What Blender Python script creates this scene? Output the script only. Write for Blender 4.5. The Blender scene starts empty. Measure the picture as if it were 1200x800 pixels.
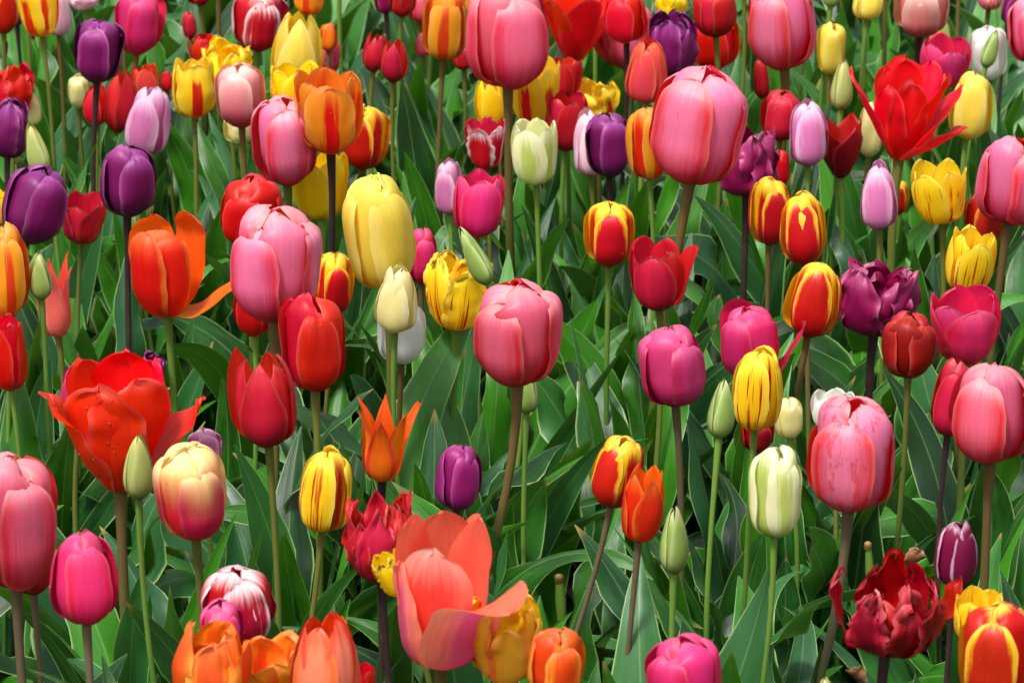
import bpy, math, random
import numpy as np

R_ = math.radians
scene = bpy.context.scene
col = scene.collection

# ---------------------------------------------------------------- camera, sky, sun, exposure
PITCH = R_(20.0)          # telephoto view looking down over the bed
FPX = 5709.0              # focal length in pixels of a 1200 pixel wide frame
CAM_Z = 1.94
cam_data = bpy.data.cameras.new('camera')
cam_data.sensor_width = 36.0
cam_data.lens = 36.0 * FPX / 1200.0
cam_data.clip_start = 0.1
cam_data.clip_end = 500.0
cam_data.dof.use_dof = True
cam_data.dof.focus_distance = 4.25
cam_data.dof.aperture_fstop = 21.0
cam = bpy.data.objects.new('camera', cam_data)
cam.location = (0.0, 0.0, CAM_Z)
cam.rotation_euler = (math.pi / 2 - PITCH, 0.0, 0.0)
col.objects.link(cam)
scene.camera = cam

SUN_EL, SUN_AZ = R_(62.0), R_(212.0)     # azimuth: compass direction the light comes from (0 = +Y, 90 = +X)
world = bpy.data.worlds.new('World')
scene.world = world
world.use_nodes = True
wn = world.node_tree
sky = wn.nodes.new('ShaderNodeTexSky')
sky.sky_type = 'NISHITA'
sky.sun_disc = False
sky.sun_elevation = SUN_EL
sky.sun_rotation = SUN_AZ
sky.dust_density = 3.0
bg = wn.nodes['Background']
bg.inputs['Strength'].default_value = 0.145
pale = wn.nodes.new('ShaderNodeHueSaturation')      # thin bright cloud: a whiter sky
pale.inputs['Saturation'].default_value = 0.40
wn.links.new(sky.outputs['Color'], pale.inputs['Color'])
wn.links.new(pale.outputs['Color'], bg.inputs['Color'])

sun_data = bpy.data.lights.new('sun', 'SUN')
sun_data.energy = 2.6
sun_data.angle = R_(10.0)
sun_data.color = (1.0, 0.965, 0.90)
sun = bpy.data.objects.new('sun', sun_data)
sd = np.array([math.sin(SUN_AZ) * math.cos(SUN_EL), math.cos(SUN_AZ) * math.cos(SUN_EL), math.sin(SUN_EL)])
from mathutils import Vector
sun.rotation_euler = Vector(sd.tolist()).to_track_quat('Z', 'Y').to_euler()
sun.location = (sd * 20).tolist()
col.objects.link(sun)

scene.view_settings.view_transform = 'Standard'
scene.view_settings.look = 'None'
scene.view_settings.exposure = 0.72
scene.view_settings.gamma = 1.0
scene.cycles.use_denoising = True
scene.cycles.max_bounces = 8
scene.cycles.transparent_max_bounces = 4
scene.cycles.caustics_reflective = False
scene.cycles.caustics_refractive = False

SP, CP = math.sin(PITCH), math.cos(PITCH)


def ray(px, py):
    a, b = (px - 600.0) / FPX, (400.0 - py) / FPX
    return np.array([a, CP + b * SP, -SP + b * CP])


def on_height(px, py, z):
    d = ray(px, py)
    return np.array([0, 0, CAM_Z]) + d * ((z - CAM_Z) / d[2])


def on_depth(px, py, y):
    d = ray(px, py)
    return np.array([0, 0, CAM_Z]) + d * (y / d[1])


def to_px(p):
    q = np.asarray(p, float) - np.array([0, 0, CAM_Z])
    f = q[..., 1] * CP - q[..., 2] * SP
    u = q[..., 1] * SP + q[..., 2] * CP
    return 600 + FPX * q[..., 0] / f, 400 - FPX * u / f, f


# ---------------------------------------------------------------- materials
def lin(c):
    return tuple(((x / 255.0) / 12.92 if x / 255.0 <= 0.04045 else ((x / 255.0 + 0.055) / 1.055) ** 2.4) for x in c) + (1.0,)


class NT:
    def __init__(self, name):
        self.m = bpy.data.materials.new(name)
        self.m.use_nodes = True
        self.t = self.m.node_tree
        self.t.nodes.clear()

    def n(self, kind, **kw):
        x = self.t.nodes.new(kind)
        for k, v in kw.items():
            setattr(x, k, v)
        return x

    def put(self, sock, v):
        if isinstance(v, bpy.types.NodeSocket):
            self.t.links.new(v, sock)
        else:
            sock.default_value = v

    def math(self, op, a, b=0.0, c=None, clamp=False):
        x = self.n('ShaderNodeMath', operation=op, use_clamp=clamp)
        self.put(x.inputs[0], a)
        self.put(x.inputs[1], b)
        if c is not None:
            self.put(x.inputs[2], c)
        return x.outputs[0]

    def smooth(self, x, lo, hi):
        mr = self.n('ShaderNodeMapRange', interpolation_type='SMOOTHSTEP')
        self.put(mr.inputs['Value'], x)
        mr.inputs['From Min'].default_value = lo
        mr.inputs['From Max'].default_value = hi
        return mr.outputs['Result']

    def mix(self, f, a, b):
        x = self.n('ShaderNodeMix', data_type='RGBA')
        self.put(x.inputs[0], f)
        self.put(x.inputs[6], a)
        self.put(x.inputs[7], b)
        return x.outputs[2]

    def noise(self, vec, scale, detail=2.0, rough=0.5):
        x = self.n('ShaderNodeTexNoise')
        self.put(x.inputs['Vector'], vec)
        x.inputs['Scale'].default_value = scale
        x.inputs['Detail'].default_value = detail
        x.inputs['Roughness'].default_value = rough
        return x.outputs['Fac']

    def xyz(self, a, b, c):
        x = self.n('ShaderNodeCombineXYZ')
        for s, v in zip(x.inputs, (a, b, c)):
            self.put(s, v)
        return x.outputs[0]

    def uvrand(self):
        uv = self.n('ShaderNodeUVMap')
        sp = self.n('ShaderNodeSeparateXYZ')
        self.t.links.new(uv.outputs[0], sp.inputs[0])
        oi = self.n('ShaderNodeObjectInfo')
        return sp.outputs[0], sp.outputs[1], oi.outputs['Random']

    def gain(self, colr, g):
        hs = self.n('ShaderNodeHueSaturation')
        self.put(hs.inputs['Value'], g)
        self.put(hs.inputs['Color'], colr)
        return hs

    def finish(self, base, rough, bump_h=None, bump_s=0.1, trans=0.0, tcol=None, spec=0.5, sheen=0.0):
        b = self.n('ShaderNodeBsdfPrincipled')
        self.put(b.inputs['Base Color'], base)
        self.put(b.inputs['Roughness'], rough)
        b.inputs['Specular IOR Level'].default_value = spec
        if sheen:
            b.inputs['Sheen Weight'].default_value = sheen
        nrm = None
        if bump_h is not None:
            bp = self.n('ShaderNodeBump')
            bp.inputs['Strength'].default_value = bump_s
            bp.inputs['Distance'].default_value = 0.002
            self.put(bp.inputs['Height'], bump_h)
            nrm = bp.outputs[0]
            self.t.links.new(nrm, b.inputs['Normal'])
        out = self.n('ShaderNodeOutputMaterial')
        sh = b.outputs[0]
        if trans > 0:
            tr = self.n('ShaderNodeBsdfTranslucent')
            self.put(tr.inputs['Color'], tcol if tcol is not None else base)
            if nrm is not None:
                self.t.links.new(nrm, tr.inputs['Normal'])
            mx = self.n('ShaderNodeMixShader')
            mx.inputs[0].default_value = trans
            self.t.links.new(sh, mx.inputs[1])
            self.t.links.new(tr.outputs[0], mx.inputs[2])
            sh = mx.outputs[0]
        self.t.links.new(sh, out.inputs['Surface'])
        return self.m


def petal_mat(name, mid, edge=None, tip=None, base=None, inn=None, inn_base=None, flame=None, fw=0.2, fs=0.3, ftop=0.85,
              e0=0.35, e1=1.0, t0=0.7, b1=0.3, streak=0.35, vein=0.14, trans=0.36, rough=0.42, fn=0.35, var=0.25, tipw=0.9, ev=0.0, rim=0.16, lines=None, vt=0.0, mottle=0.66, b0=0.02):
    edge, inn = edge or mid, inn or mid
    base, tip = base or mid, tip or edge
    N = NT(name)
    u0, v, rnd = N.uvrand()
    u = N.math('SUBTRACT', N.math('MULTIPLY', u0, 2.0), 1.0)
    au = N.math('ABSOLUTE', u)
    seed = N.math('MULTIPLY', rnd, 37.0)
    st = N.noise(N.xyz(N.math('MULTIPLY', u, 5.0), N.math('MULTIPLY', v, 0.9), seed), 1.6, 4.0, 0.6)      # long streaks
    blot = N.noise(N.xyz(u, N.math('MULTIPLY', v, 2.0), N.math('ADD', seed, 9.0)), 2.2, 3.0, 0.55)
    vn = N.noise(N.xyz(N.math('MULTIPLY', u, 26.0), N.math('MULTIPLY', v, 1.2), seed), 1.5, 2.0, 0.6)      # fine veins
    stc = N.math('MULTIPLY', N.math('SUBTRACT', st, 0.5), streak * 2.2)
    ae = N.math('MULTIPLY', au, N.math('ADD', 1.0 - ev, N.math('MULTIPLY', N.smooth(v, 0.1, 0.75), ev)))
    if vt:
        ae = N.math('ADD', ae, N.math('MULTIPLY', N.math('SUBTRACT', v, 0.55), vt))
    e = N.math('ADD', N.math('ADD', ae, stc), N.math('MULTIPLY', N.math('SUBTRACT', blot, 0.5), 0.35))
    c = N.mix(N.smooth(e, e0, e1), lin(mid), lin(edge))
    if flame is not None:
        # a feathered flame from the base, narrowing towards the tip
        fl = N.math('ADD', N.math('ADD', au, N.math('MULTIPLY', v, fs)), N.math('MULTIPLY', N.math('SUBTRACT', st, 0.5), fn * 2.2))
        fm = N.math('MULTIPLY', N.math('SUBTRACT', 1.0, N.smooth(fl, fw, fw + 0.16)),
                    N.math('SUBTRACT', 1.0, N.smooth(N.math('ADD', v, N.math('MULTIPLY', stc, 0.4)), ftop, ftop + 0.12)))
        c = N.mix(fm, c, lin(flame))
        if lines:
            # thin irregular feathered lines beside the midrib
            ln = N.noise(N.xyz(N.math('MULTIPLY', u, 4.2), N.math('MULTIPLY', v, 0.55), N.math('ADD', seed, 3.3)), 2.1, 1.5, 0.5)
            lf = N.math('ADD', ln, N.math('MULTIPLY', N.math('SUBTRACT', vn, 0.5), 0.10))
            lw = N.math('MULTIPLY', N.smooth(v, 0.10, 0.28), N.math('SUBTRACT', 1.0, N.smooth(N.math('ADD', v, stc), 0.70, 0.95)))
            c = N.mix(N.math('MULTIPLY', N.smooth(lf, lines, lines + 0.05), lw), c, lin(flame))
    tv = N.math('ADD', v, N.math('MULTIPLY', stc, 0.35))
    c = N.mix(N.math('MULTIPLY', N.smooth(tv, t0, 1.0), tipw), c, lin(tip))
    c = N.mix(N.math('SUBTRACT', 1.0, N.smooth(N.math('SUBTRACT', v, N.math('MULTIPLY', stc, 0.25)), b0, b1)), c, lin(base))
    # bruises and worn patches
    mo = N.noise(N.xyz(N.math('MULTIPLY', u, 2.6), N.math('MULTIPLY', v, 3.2), N.math('ADD', seed, 21.0)), 2.0, 5.0, 0.7)
    c = N.mix(N.math('MULTIPLY', N.smooth(mo, mottle, mottle + 0.07), 0.55), c, lin(edge))
    rm = N.math('MAXIMUM', N.smooth(au, 0.80, 1.0), N.smooth(v, 0.90, 1.0))
    c = N.mix(N.math('MULTIPLY', rm, rim), c, N.mix(0.45, lin(edge), (0.85, 0.78, 0.74, 1.0)))
    ci = N.mix(N.math('SUBTRACT', 1.0, N.smooth(v, 0.08, 0.24)), lin(inn), lin(inn_base or inn))
    if flame is not None:
        ci = N.mix(0.5, ci, c)
    geo = N.n('ShaderNodeNewGeometry')
    c = N.mix(geo.outputs['Backfacing'], c, ci)
    g = N.math('ADD', 1.0 - var * 0.5, N.math('ADD', N.math('MULTIPLY', rnd, var),
               N.math('ADD', N.math('MULTIPLY', N.math('SUBTRACT', vn, 0.5), vein * 2.0), N.math('MULTIPLY', N.math('SUBTRACT', blot, 0.5), vein * 1.6))))
    hs = N.gain(c, g)
    N.put(hs.inputs['Hue'], N.math('ADD', 0.493, N.math('MULTIPLY', N.math('FRACT', N.math('MULTIPLY', rnd, 17.0)), 0.014)))
    h = N.math('ADD', N.math('MULTIPLY', vn, 0.5), st)
    rg = N.math('ADD', rough - 0.06, N.math('MULTIPLY', blot, 0.14))
    return N.finish(hs.outputs[0], rg, h, 0.20, trans, hs.outputs[0], 0.38)


def leaf_mat(name, dark=(14, 50, 18), light=(60, 132, 24), blue=(46, 94, 60), edge=(166, 196, 124)):
    N = NT(name)
    u0, v, rnd = N.uvrand()
    geo = N.n('ShaderNodeNewGeometry')
    rnd = N.math('FRACT', N.math('ADD', rnd, N.math('MULTIPLY', geo.outputs['Random Per Island'], 7.31)))
    u = N.math('SUBTRACT', N.math('MULTIPLY', u0, 2.0), 1.0)
    au = N.math('ABSOLUTE', u)
    seed = N.math('MULTIPLY', rnd, 61.0)
    st = N.noise(N.xyz(N.math('MULTIPLY', u, 7.0), N.math('MULTIPLY', v, 0.7), seed), 1.6, 4.0, 0.65)
    blot = N.noise(N.xyz(u, N.math('MULTIPLY', v, 4.0), seed), 1.3, 3.0, 0.6)
    vn = N.noise(N.xyz(N.math('MULTIPLY', u, 30.0), N.math('MULTIPLY', v, 0.6), seed), 1.5, 1.0, 0.5)
    c = N.mix(N.smooth(N.math('ADD', N.math('MULTIPLY', blot, 0.6), N.math('MULTIPLY', rnd, 0.5)), 0.3, 0.8), lin(dark), lin(light))
    r2 = N.math('FRACT', N.math('MULTIPLY', rnd, 13.7))
    c = N.mix(N.math('MULTIPLY', N.smooth(N.math('ADD', r2, N.math('MULTIPLY', N.math('SUBTRACT', blot, 0.5), 0.7)), 0.45, 1.0), 0.75), c, lin(blue))
    c = N.mix(N.math('MULTIPLY', N.smooth(st, 0.5, 0.75), 0.35), c, lin(light))
    c = N.mix(N.math('MULTIPLY', N.math('SUBTRACT', 1.0, N.smooth(au, 0.0, 0.06)), 0.25), c, lin(edge))
    c = N.mix(N.math('MULTIPLY', N.smooth(au, 0.92, 0.985), 0.72), c, lin(edge))
    # a few leaf tips have dried to straw
    r3 = N.math('FRACT', N.math('MULTIPLY', rnd, 29.3))
    dry = N.math('MULTIPLY', N.smooth(N.math('ADD', v, N.math('MULTIPLY', N.math('SUBTRACT', st, 0.5), 0.12)), 0.955, 0.985), N.math('GREATER_THAN', r3, 0.72))
    c = N.mix(dry, c, lin((150, 128, 70)))
    g = N.math('ADD', 0.80, N.math('ADD', N.math('MULTIPLY', vn, 0.16), N.math('MULTIPLY', r3, 0.22)))
    hs = N.gain(c, g)
    tc = N.mix(0.5, hs.outputs[0], lin((110, 165, 30)))
    rg = N.math('ADD', 0.20, N.math('MULTIPLY', blot, 0.30))
    return N.finish(hs.outputs[0], rg, N.math('ADD', vn, N.math('MULTIPLY', st, 0.8)), 0.22, 0.24, tc, 0.52)


def stem_mat(name, top, low):
    N = NT(name)
    u0, v, rnd = N.uvrand()
    tc = N.n('ShaderNodeTexCoord')
    nz = N.noise(tc.outputs['Object'], 45.0, 3.0)
    st = N.noise(N.xyz(N.math('MULTIPLY', u0, 14.0), N.math('MULTIPLY', v, 2.0), N.math('MULTIPLY', rnd, 30.0)), 1.3, 2.0)
    f = N.smooth(N.math('ADD', v, N.math('MULTIPLY', N.math('SUBTRACT', nz, 0.5), 0.5)), 0.25, 0.95)
    c = N.mix(f, lin(low), lin(top))
    hs = N.gain(c, N.math('ADD', 0.72, N.math('ADD', N.math('MULTIPLY', st, 0.3), N.math('MULTIPLY', rnd, 0.26))))
    return N.finish(hs.outputs[0], 0.42, st, 0.2, 0.08, hs.outputs[0], 0.4)


def soil_mat():
    N = NT('soil')
    tc = N.n('ShaderNodeTexCoord')
    a = N.noise(tc.outputs['Object'], 14.0, 8.0, 0.65)
    b = N.noise(tc.outputs['Object'], 130.0, 4.0, 0.6)
    c = N.mix(N.smooth(a, 0.3, 0.75), lin((34, 25, 19)), lin((74, 56, 42)))
    hs = N.gain(c, N.math('ADD', 0.6, N.math('MULTIPLY', b, 0.8)))
    return N.finish(hs.outputs[0], 0.95, N.math('ADD', a, b), 1.0, 0, None, 0.2)


C = {
    'pink': dict(mid=(238, 122, 164), edge=(216, 36, 58), tip=(248, 184, 190), base=(200, 16, 50), inn=(222, 32, 36), e0=0.15, e1=1.0, b1=0.62, t0=0.74, streak=0.30, tipw=0.7, rim=0.3, b0=0.12),
    'pinkmottle': dict(mid=(240, 128, 166), edge=(216, 36, 58), tip=(248, 184, 190), base=(200, 16, 50), inn=(222, 32, 36), e0=0.15, e1=1.0, b1=0.58, t0=0.74, streak=0.30, tipw=0.7, rim=0.3, mottle=0.52),
    'rose': dict(mid=(238, 104, 134), edge=(214, 36, 58), tip=(248, 180, 184), base=(198, 16, 44), inn=(222, 42, 48), b1=0.66, e0=0.18, e1=1.02, streak=0.34, tipw=0.7, t0=0.74, rim=0.3, b0=0.12),
    'blush': dict(mid=(238, 160, 160), edge=(244, 208, 184), tip=(245, 210, 196), base=(196, 36, 62), inn=(236, 160, 120), e0=0.3, e1=1.0, b1=0.9, streak=0.4, b0=0.15),
    'pinkcream': dict(mid=(248, 222, 130), edge=(216, 58, 92), tip=(250, 232, 160), base=(202, 28, 66), inn=(246, 220, 140), e0=0.1, e1=0.95, t0=0.55, b1=0.95, streak=0.22, tipw=0.85, b0=0.40),
    'hot': dict(mid=(228, 46, 114), edge=(210, 22, 72), tip=(236, 96, 148), base=(186, 12, 52), inn=(214, 30, 80), e0=0.25, e1=1.0, b1=0.55, tipw=0.6, b0=0.08),
    'magenta': dict(mid=(228, 66, 126), edge=(208, 34, 92), tip=(236, 112, 164), base=(172, 16, 74), inn=(205, 26, 98), e0=0.25, e1=1.0, b1=0.5, tipw=0.7, b0=0.08),
    'red': dict(mid=(204, 8, 14), edge=(220, 22, 18), base=(184, 8, 16), inn=(216, 10, 8), inn_base=(220, 150, 20)),
    'scarlet': dict(mid=(226, 10, 6), edge=(232, 26, 12), base=(226, 130, 18), inn=(228, 10, 6), inn_base=(235, 170, 20), b1=0.10, trans=0.36),
    'crimson': dict(mid=(206, 30, 58), edge=(188, 10, 28), tip=(216, 48, 58), base=(132, 4, 22), inn=(206, 26, 30), e0=0.25, e1=1.0, b1=0.5, tipw=0.5, b0=0.1),
    'darkred': dict(mid=(146, 6, 22), edge=(186, 22, 26), tip=(200, 30, 26), base=(104, 4, 20), inn=(170, 14, 16), e0=0.5),
    'coral':  dict(mid=(222, 70, 66), edge=(234, 104, 70), tip=(234, 92, 54), base=(196, 28, 40), inn=(230, 60, 30), e0=0.5),
    'yellow': dict(mid=(240, 214, 78), edge=(247, 228, 120), tip=(248, 226, 100), base=(226, 190, 50), inn=(244, 210, 50), streak=0.5, trans=0.36, vein=0.12),
    'bright': dict(mid=(246, 206, 14), edge=(250, 220, 40), base=(232, 180, 16), inn=(248, 204, 10), trans=0.36, vein=0.12),
    'streaky': dict(mid=(246, 204, 24), edge=(250, 222, 60), tip=(250, 220, 50), base=(234, 184, 30), inn=(246, 200, 20), flame=(176, 16, 12), fw=0.04, fs=0.14, ftop=0.82, fn=0.40, trans=0.36, vein=0.08, lines=0.60),
    'dashed': dict(mid=(246, 204, 24), edge=(250, 222, 60), tip=(250, 220, 50), base=(234, 184, 30), inn=(246, 200, 20), flame=(176, 16, 12), fw=0.16, fs=0.14, ftop=0.82, fn=0.40, trans=0.36, vein=0.08, lines=0.54),
    'flamed': dict(mid=(246, 204, 26), edge=(250, 220, 60), base=(240, 180, 30), inn=(246, 196, 20), flame=(200, 22, 12), fw=0.30, fs=0.20, ftop=0.70, fn=0.4, trans=0.34, vein=0.12),
    'redgold': dict(mid=(196, 12, 14), edge=(246, 192, 18), tip=(248, 204, 28), base=(138, 4, 16), inn=(244, 168, 18), e0=0.78, e1=1.04, t0=0.9, b1=0.5, streak=0.26, trans=0.30, ev=0.0, tipw=1.0, vt=0.7),
    'goldinner': dict(mid=(246, 196, 22), edge=(250, 214, 44), tip=(250, 216, 50), base=(150, 6, 16), inn=(244, 176, 18), flame=(198, 14, 14), fw=0.42, fs=0.45, ftop=0.80, fn=0.22, b1=0.45, trans=0.32),
    'redamber': dict(mid=(200, 20, 18), edge=(238, 140, 16), tip=(244, 170, 20), base=(160, 8, 18), inn=(236, 130, 16), e0=0.8, e1=1.04, t0=0.9, streak=0.25, trans=0.30, ev=0.0, vt=0.7),
    'sunset': dict(mid=(240, 150, 26), edge=(240, 166, 48), tip=(240, 150, 40), base=(216, 110, 30), inn=(238, 96, 12), flame=(220, 46, 16), fw=0.30, fs=0.22, ftop=0.86, fn=0.30, trans=0.34),
    'orange': dict(mid=(224, 52, 14), edge=(240, 118, 22), tip=(238, 110, 24), base=(230, 120, 24), inn=(236, 100, 12), inn_base=(240, 170, 20), e0=0.62, e1=0.98, b1=0.16, trans=0.34),
    'amber':  dict(mid=(238, 140, 22), edge=(238, 104, 28), tip=(240, 120, 20), base=(226, 70, 20), inn=(238, 110, 14), b1=0.5, trans=0.34),
    'lilyorange': dict(mid=(238, 122, 22), edge=(226, 74, 26), tip=(226, 74, 30), base=(232, 120, 24), inn=(232, 84, 18), e0=0.35, e1=1.0, b1=0.25, trans=0.34),
    'apricot': dict(mid=(226, 128, 96), edge=(234, 96, 40), tip=(226, 66, 26), base=(214, 110, 100), inn=(226, 56, 18), e0=0.3, e1=0.9, t0=0.75, streak=0.45, trans=0.34),
    'salmon': dict(mid=(214, 84, 134), edge=(242, 142, 112), tip=(242, 140, 112), base=(186, 22, 74), inn=(238, 108, 80), e0=0.15, e1=0.8, t0=0.72, b1=0.4, trans=0.36),
    'salmoninner': dict(mid=(236, 84, 62), edge=(242, 138, 112), tip=(246, 168, 146), base=(196, 18, 46), inn=(240, 112, 82), e0=0.3, e1=0.95, b1=0.6, trans=0.36),
    'coralpink': dict(mid=(238, 104, 100), edge=(240, 132, 124), base=(236, 120, 96), inn=(232, 70, 60)),
    'purple': dict(mid=(112, 14, 82), edge=(146, 40, 116), tip=(146, 54, 132), base=(54, 4, 42), inn=(94, 10, 74), e0=0.5, b1=0.5, rough=0.42, trans=0.2),
    'violet': dict(mid=(138, 18, 96), edge=(164, 50, 128), base=(84, 8, 62), inn=(116, 14, 90), b1=0.4, trans=0.22),
    'plum': dict(mid=(126, 8, 66), edge=(156, 26, 92), tip=(172, 60, 116), base=(62, 4, 34), inn=(136, 6, 62), trans=0.2, rough=0.36),
    'lilac': dict(mid=(214, 122, 176), edge=(236, 186, 214), tip=(240, 204, 224), base=(190, 88, 150), inn=(220, 140, 186), e0=0.4),
    'palelilac': dict(mid=(236, 186, 204), edge=(244, 218, 226), base=(220, 140, 170), inn=(236, 180, 198)),
    'white':  dict(mid=(236, 236, 226), edge=(242, 242, 238), base=(206, 214, 170), inn=(236, 236, 222), vein=0.08, var=0.1),
    'creamgreen': dict(mid=(196, 210, 110), edge=(242, 240, 192), tip=(246, 244, 204), base=(140, 172, 60), inn=(226, 226, 160), e0=0.2, e1=0.6, t0=0.7, vein=0.1, streak=0.4),
    'cream':  dict(mid=(238, 226, 150), edge=(244, 236, 180), base=(214, 206, 110), inn=(240, 226, 140), vein=0.1),
    'redwhite': dict(mid=(196, 16, 46), edge=(246, 218, 222), tip=(246, 228, 230), base=(164, 8, 34), inn=(196, 24, 54), e0=0.62, e1=0.95, t0=0.74, streak=0.55),
    'purplewhite': dict(mid=(136, 16, 70), edge=(228, 176, 200), tip=(230, 184, 204), base=(92, 6, 46), inn=(156, 60, 104), e0=0.75, e1=0.98, t0=0.88, streak=0.3),
    'parrotred': dict(mid=(128, 4, 24), edge=(188, 26, 46), tip=(206, 44, 58), base=(80, 8, 36), inn=(172, 4, 8), rough=0.38, e0=0.35, e1=0.95, streak=0.5),
    'parrotgold': dict(mid=(240, 190, 50), edge=(240, 120, 40), tip=(246, 206, 60), base=(200, 80, 40), inn=(246, 200, 30), streak=0.7, e0=0.3, trans=0.34),
    'parrotorange': dict(mid=(232, 84, 20), edge=(240, 160, 40), tip=(240, 110, 40), base=(206, 40, 26), inn=(238, 120, 20), streak=0.7, e0=0.35, trans=0.34),
    'bud':    dict(mid=(128, 152, 70), edge=(168, 184, 112), tip=(186, 196, 128), base=(98, 128, 50), inn=(150, 170, 80), e0=0.3, vein=0.12, trans=0.15, rough=0.42),
    'budpale': dict(mid=(164, 172, 92), edge=(188, 192, 120), tip=(200, 190, 110), base=(120, 146, 60), inn=(160, 170, 80), vein=0.1, trans=0.15, rough=0.42),
}
MAT = {}


def pmat(k):
    if k not in MAT:
        MAT[k] = petal_mat('petal_' + k, **C[k])
    return MAT[k]


LEAF = leaf_mat('tulip_leaf')
STEMS = {
    'g': stem_mat('green_stem', (108, 140, 56), (76, 122, 46)),
    'o': stem_mat('olive_stem', (104, 106, 46), (80, 120, 48)),
    'b': stem_mat('brown_stem', (106, 84, 48), (88, 108, 46)),
    'd': stem_mat('dark_stem', (56, 34, 40), (78, 84, 48)),
    'm': stem_mat('mauve_stem', (100, 86, 64), (86, 108, 54)),
}
SOIL = soil_mat()

# ---------------------------------------------------------------- geometry helpers
_TOPO = {}


def topo(nv, nu):
    if (nv, nu) not in _TOPO:
        i = np.arange(nv * nu).reshape(nv, nu)
        f = np.stack([i[:-1, :-1], i[:-1, 1:], i[1:, 1:], i[1:, :-1]], -1).reshape(-1, 4)
        _TOPO[(nv, nu)] = f
    return _TOPO[(nv, nu)]


def mesh_from(name, verts, faces, uvs, mat):
    me = bpy.data.meshes.new(name)
    nf = len(faces)
    me.vertices.add(len(verts))
    me.vertices.foreach_set('co', np.ascontiguousarray(verts, np.float32).ravel())
    me.loops.add(nf * 4)
    me.polygons.add(nf)
    me.loops.foreach_set('vertex_index', np.ascontiguousarray(faces, np.int32).ravel())
    me.polygons.foreach_set('loop_start', np.arange(0, nf * 4, 4, dtype=np.int32))
    me.polygons.foreach_set('loop_total', np.full(nf, 4, np.int32))
    me.update(calc_edges=True)
    ul = me.uv_layers.new(name='UVMap')
    ul.data.foreach_set('uv', np.ascontiguousarray(uvs[faces.ravel()], np.float32).ravel())
    me.shade_smooth()
    me.materials.append(mat)
    return me


def link(name, me, parent=None, loc=(0, 0, 0)):
    o = bpy.data.objects.new(name, me)
    col.objects.link(o)
    o.location = [float(x) for x in loc]
    if parent is not None:
        o.parent = parent
    return o


def spline(pts, n=80):
    """Catmull-Rom through 2-D points, returned with arc length parameter."""
    p = np.array(pts, float)
    q = np.vstack([2 * p[0] - p[1], p, 2 * p[-1] - p[-2]])
    out = []
    m = len(p) - 1
    for k in range(m):
        a, b, c, d = q[k:k + 4]
        t = np.linspace(0, 1, n // m + 2, endpoint=(k == m - 1))[:, None]
        out.append(0.5 * ((2 * b) + (c - a) * t + (2 * a - 5 * b + 4 * c - d) * t ** 2 + (-a + 3 * b - 3 * c + d) * t ** 3))
    return np.vstack(out)


# profiles of a petal's midrib: (radius, height), both 0..1 ; W half width in head radii ; (tip start, round exponent) ; mouth flare
K = {
    'egg': dict(p=[(0.05, 0), (0.45, 0.03), (0.80, 0.14), (0.98, 0.33), (1.0, 0.52), (0.97, 0.74), (0.87, 0.90), (0.66, 0.985), (0.50, 1.0)], pi=[(0.05, 0), (0.45, 0.03), (0.80, 0.14), (0.98, 0.33), (1.0, 0.52), (0.98, 0.74), (0.87, 0.89), (0.56, 0.98), (0.12, 1.0)], W=0.76, Wi=1.30, tv=0.62, te=(2.2, 0.5), ins=0.85),
    'tall': dict(p=[(0.05, 0), (0.50, 0.03), (0.84, 0.12), (0.98, 0.30), (1.0, 0.55), (0.95, 0.78), (0.78, 0.93), (0.52, 0.99), (0.36, 1.0)], pi=[(0.05, 0), (0.50, 0.03), (0.84, 0.12), (0.98, 0.30), (1.0, 0.55), (0.95, 0.78), (0.78, 0.92), (0.48, 0.985), (0.10, 1.0)], W=0.82, Wi=1.30, tv=0.64, te=(2.2, 0.5), ins=0.85),
    'cup':    dict(p=[(0.05, 0), (0.44, 0.02), (0.76, 0.12), (0.93, 0.32), (1.0, 0.55), (1.0, 0.78), (0.95, 0.93), (0.90, 1.0)], W=0.92, tv=0.60, te=(2.2, 0.55), ins=0.86),
    'point':  dict(p=[(0.05, 0), (0.46, 0.03), (0.82, 0.14), (0.98, 0.32), (1.0, 0.50), (0.88, 0.74), (0.66, 0.92), (0.50, 1.0)], W=0.92, tv=0.42, te=(1.5, 0.80), ins=0.88),
    'narrow': dict(p=[(0.05, 0), (0.50, 0.03), (0.86, 0.12), (1.0, 0.30), (0.98, 0.52), (0.86, 0.76), (0.66, 0.93), (0.44, 1.0)], pi=[(0.05, 0), (0.50, 0.03), (0.86, 0.12), (1.0, 0.30), (0.98, 0.52), (0.86, 0.76), (0.62, 0.92), (0.24, 1.0)], W=0.92, Wi=1.25, tv=0.55, te=(1.9, 0.6), ins=0.84),
    'lily':   dict(p=[(0.05, 0), (0.34, 0.02), (0.54, 0.12), (0.62, 0.30), (0.62, 0.50), (0.70, 0.74), (0.86, 0.92), (0.98, 1.0)], W=0.60, tv=0.32, te=(1.3, 1.0), ins=0.92),
    'bud':    dict(p=[(0.05, 0), (0.48, 0.02), (0.84, 0.12), (1.0, 0.28), (0.94, 0.48), (0.70, 0.72), (0.38, 0.91), (0.10, 1.0)], W=1.10, tv=0.28, te=(1.35, 0.92), ins=0.90),
    'wide':   dict(p=[(0.04, 0), (0.20, 0.02), (0.42, 0.16), (0.62, 0.36), (0.78, 0.58), (0.92, 0.80), (0.98, 0.92), (0.97, 1.0)], W=0.70, tv=0.62, te=(2.2, 0.55), ins=0.88),
    'double': dict(p=[(0.05, 0), (0.45, 0.02), (0.78, 0.12), (0.96, 0.32), (1.0, 0.55), (0.92, 0.78), (0.80, 0.93), (0.70, 1.0)], W=0.72, tv=0.60, te=(2.2, 0.5), ins=0.85),
}


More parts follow.
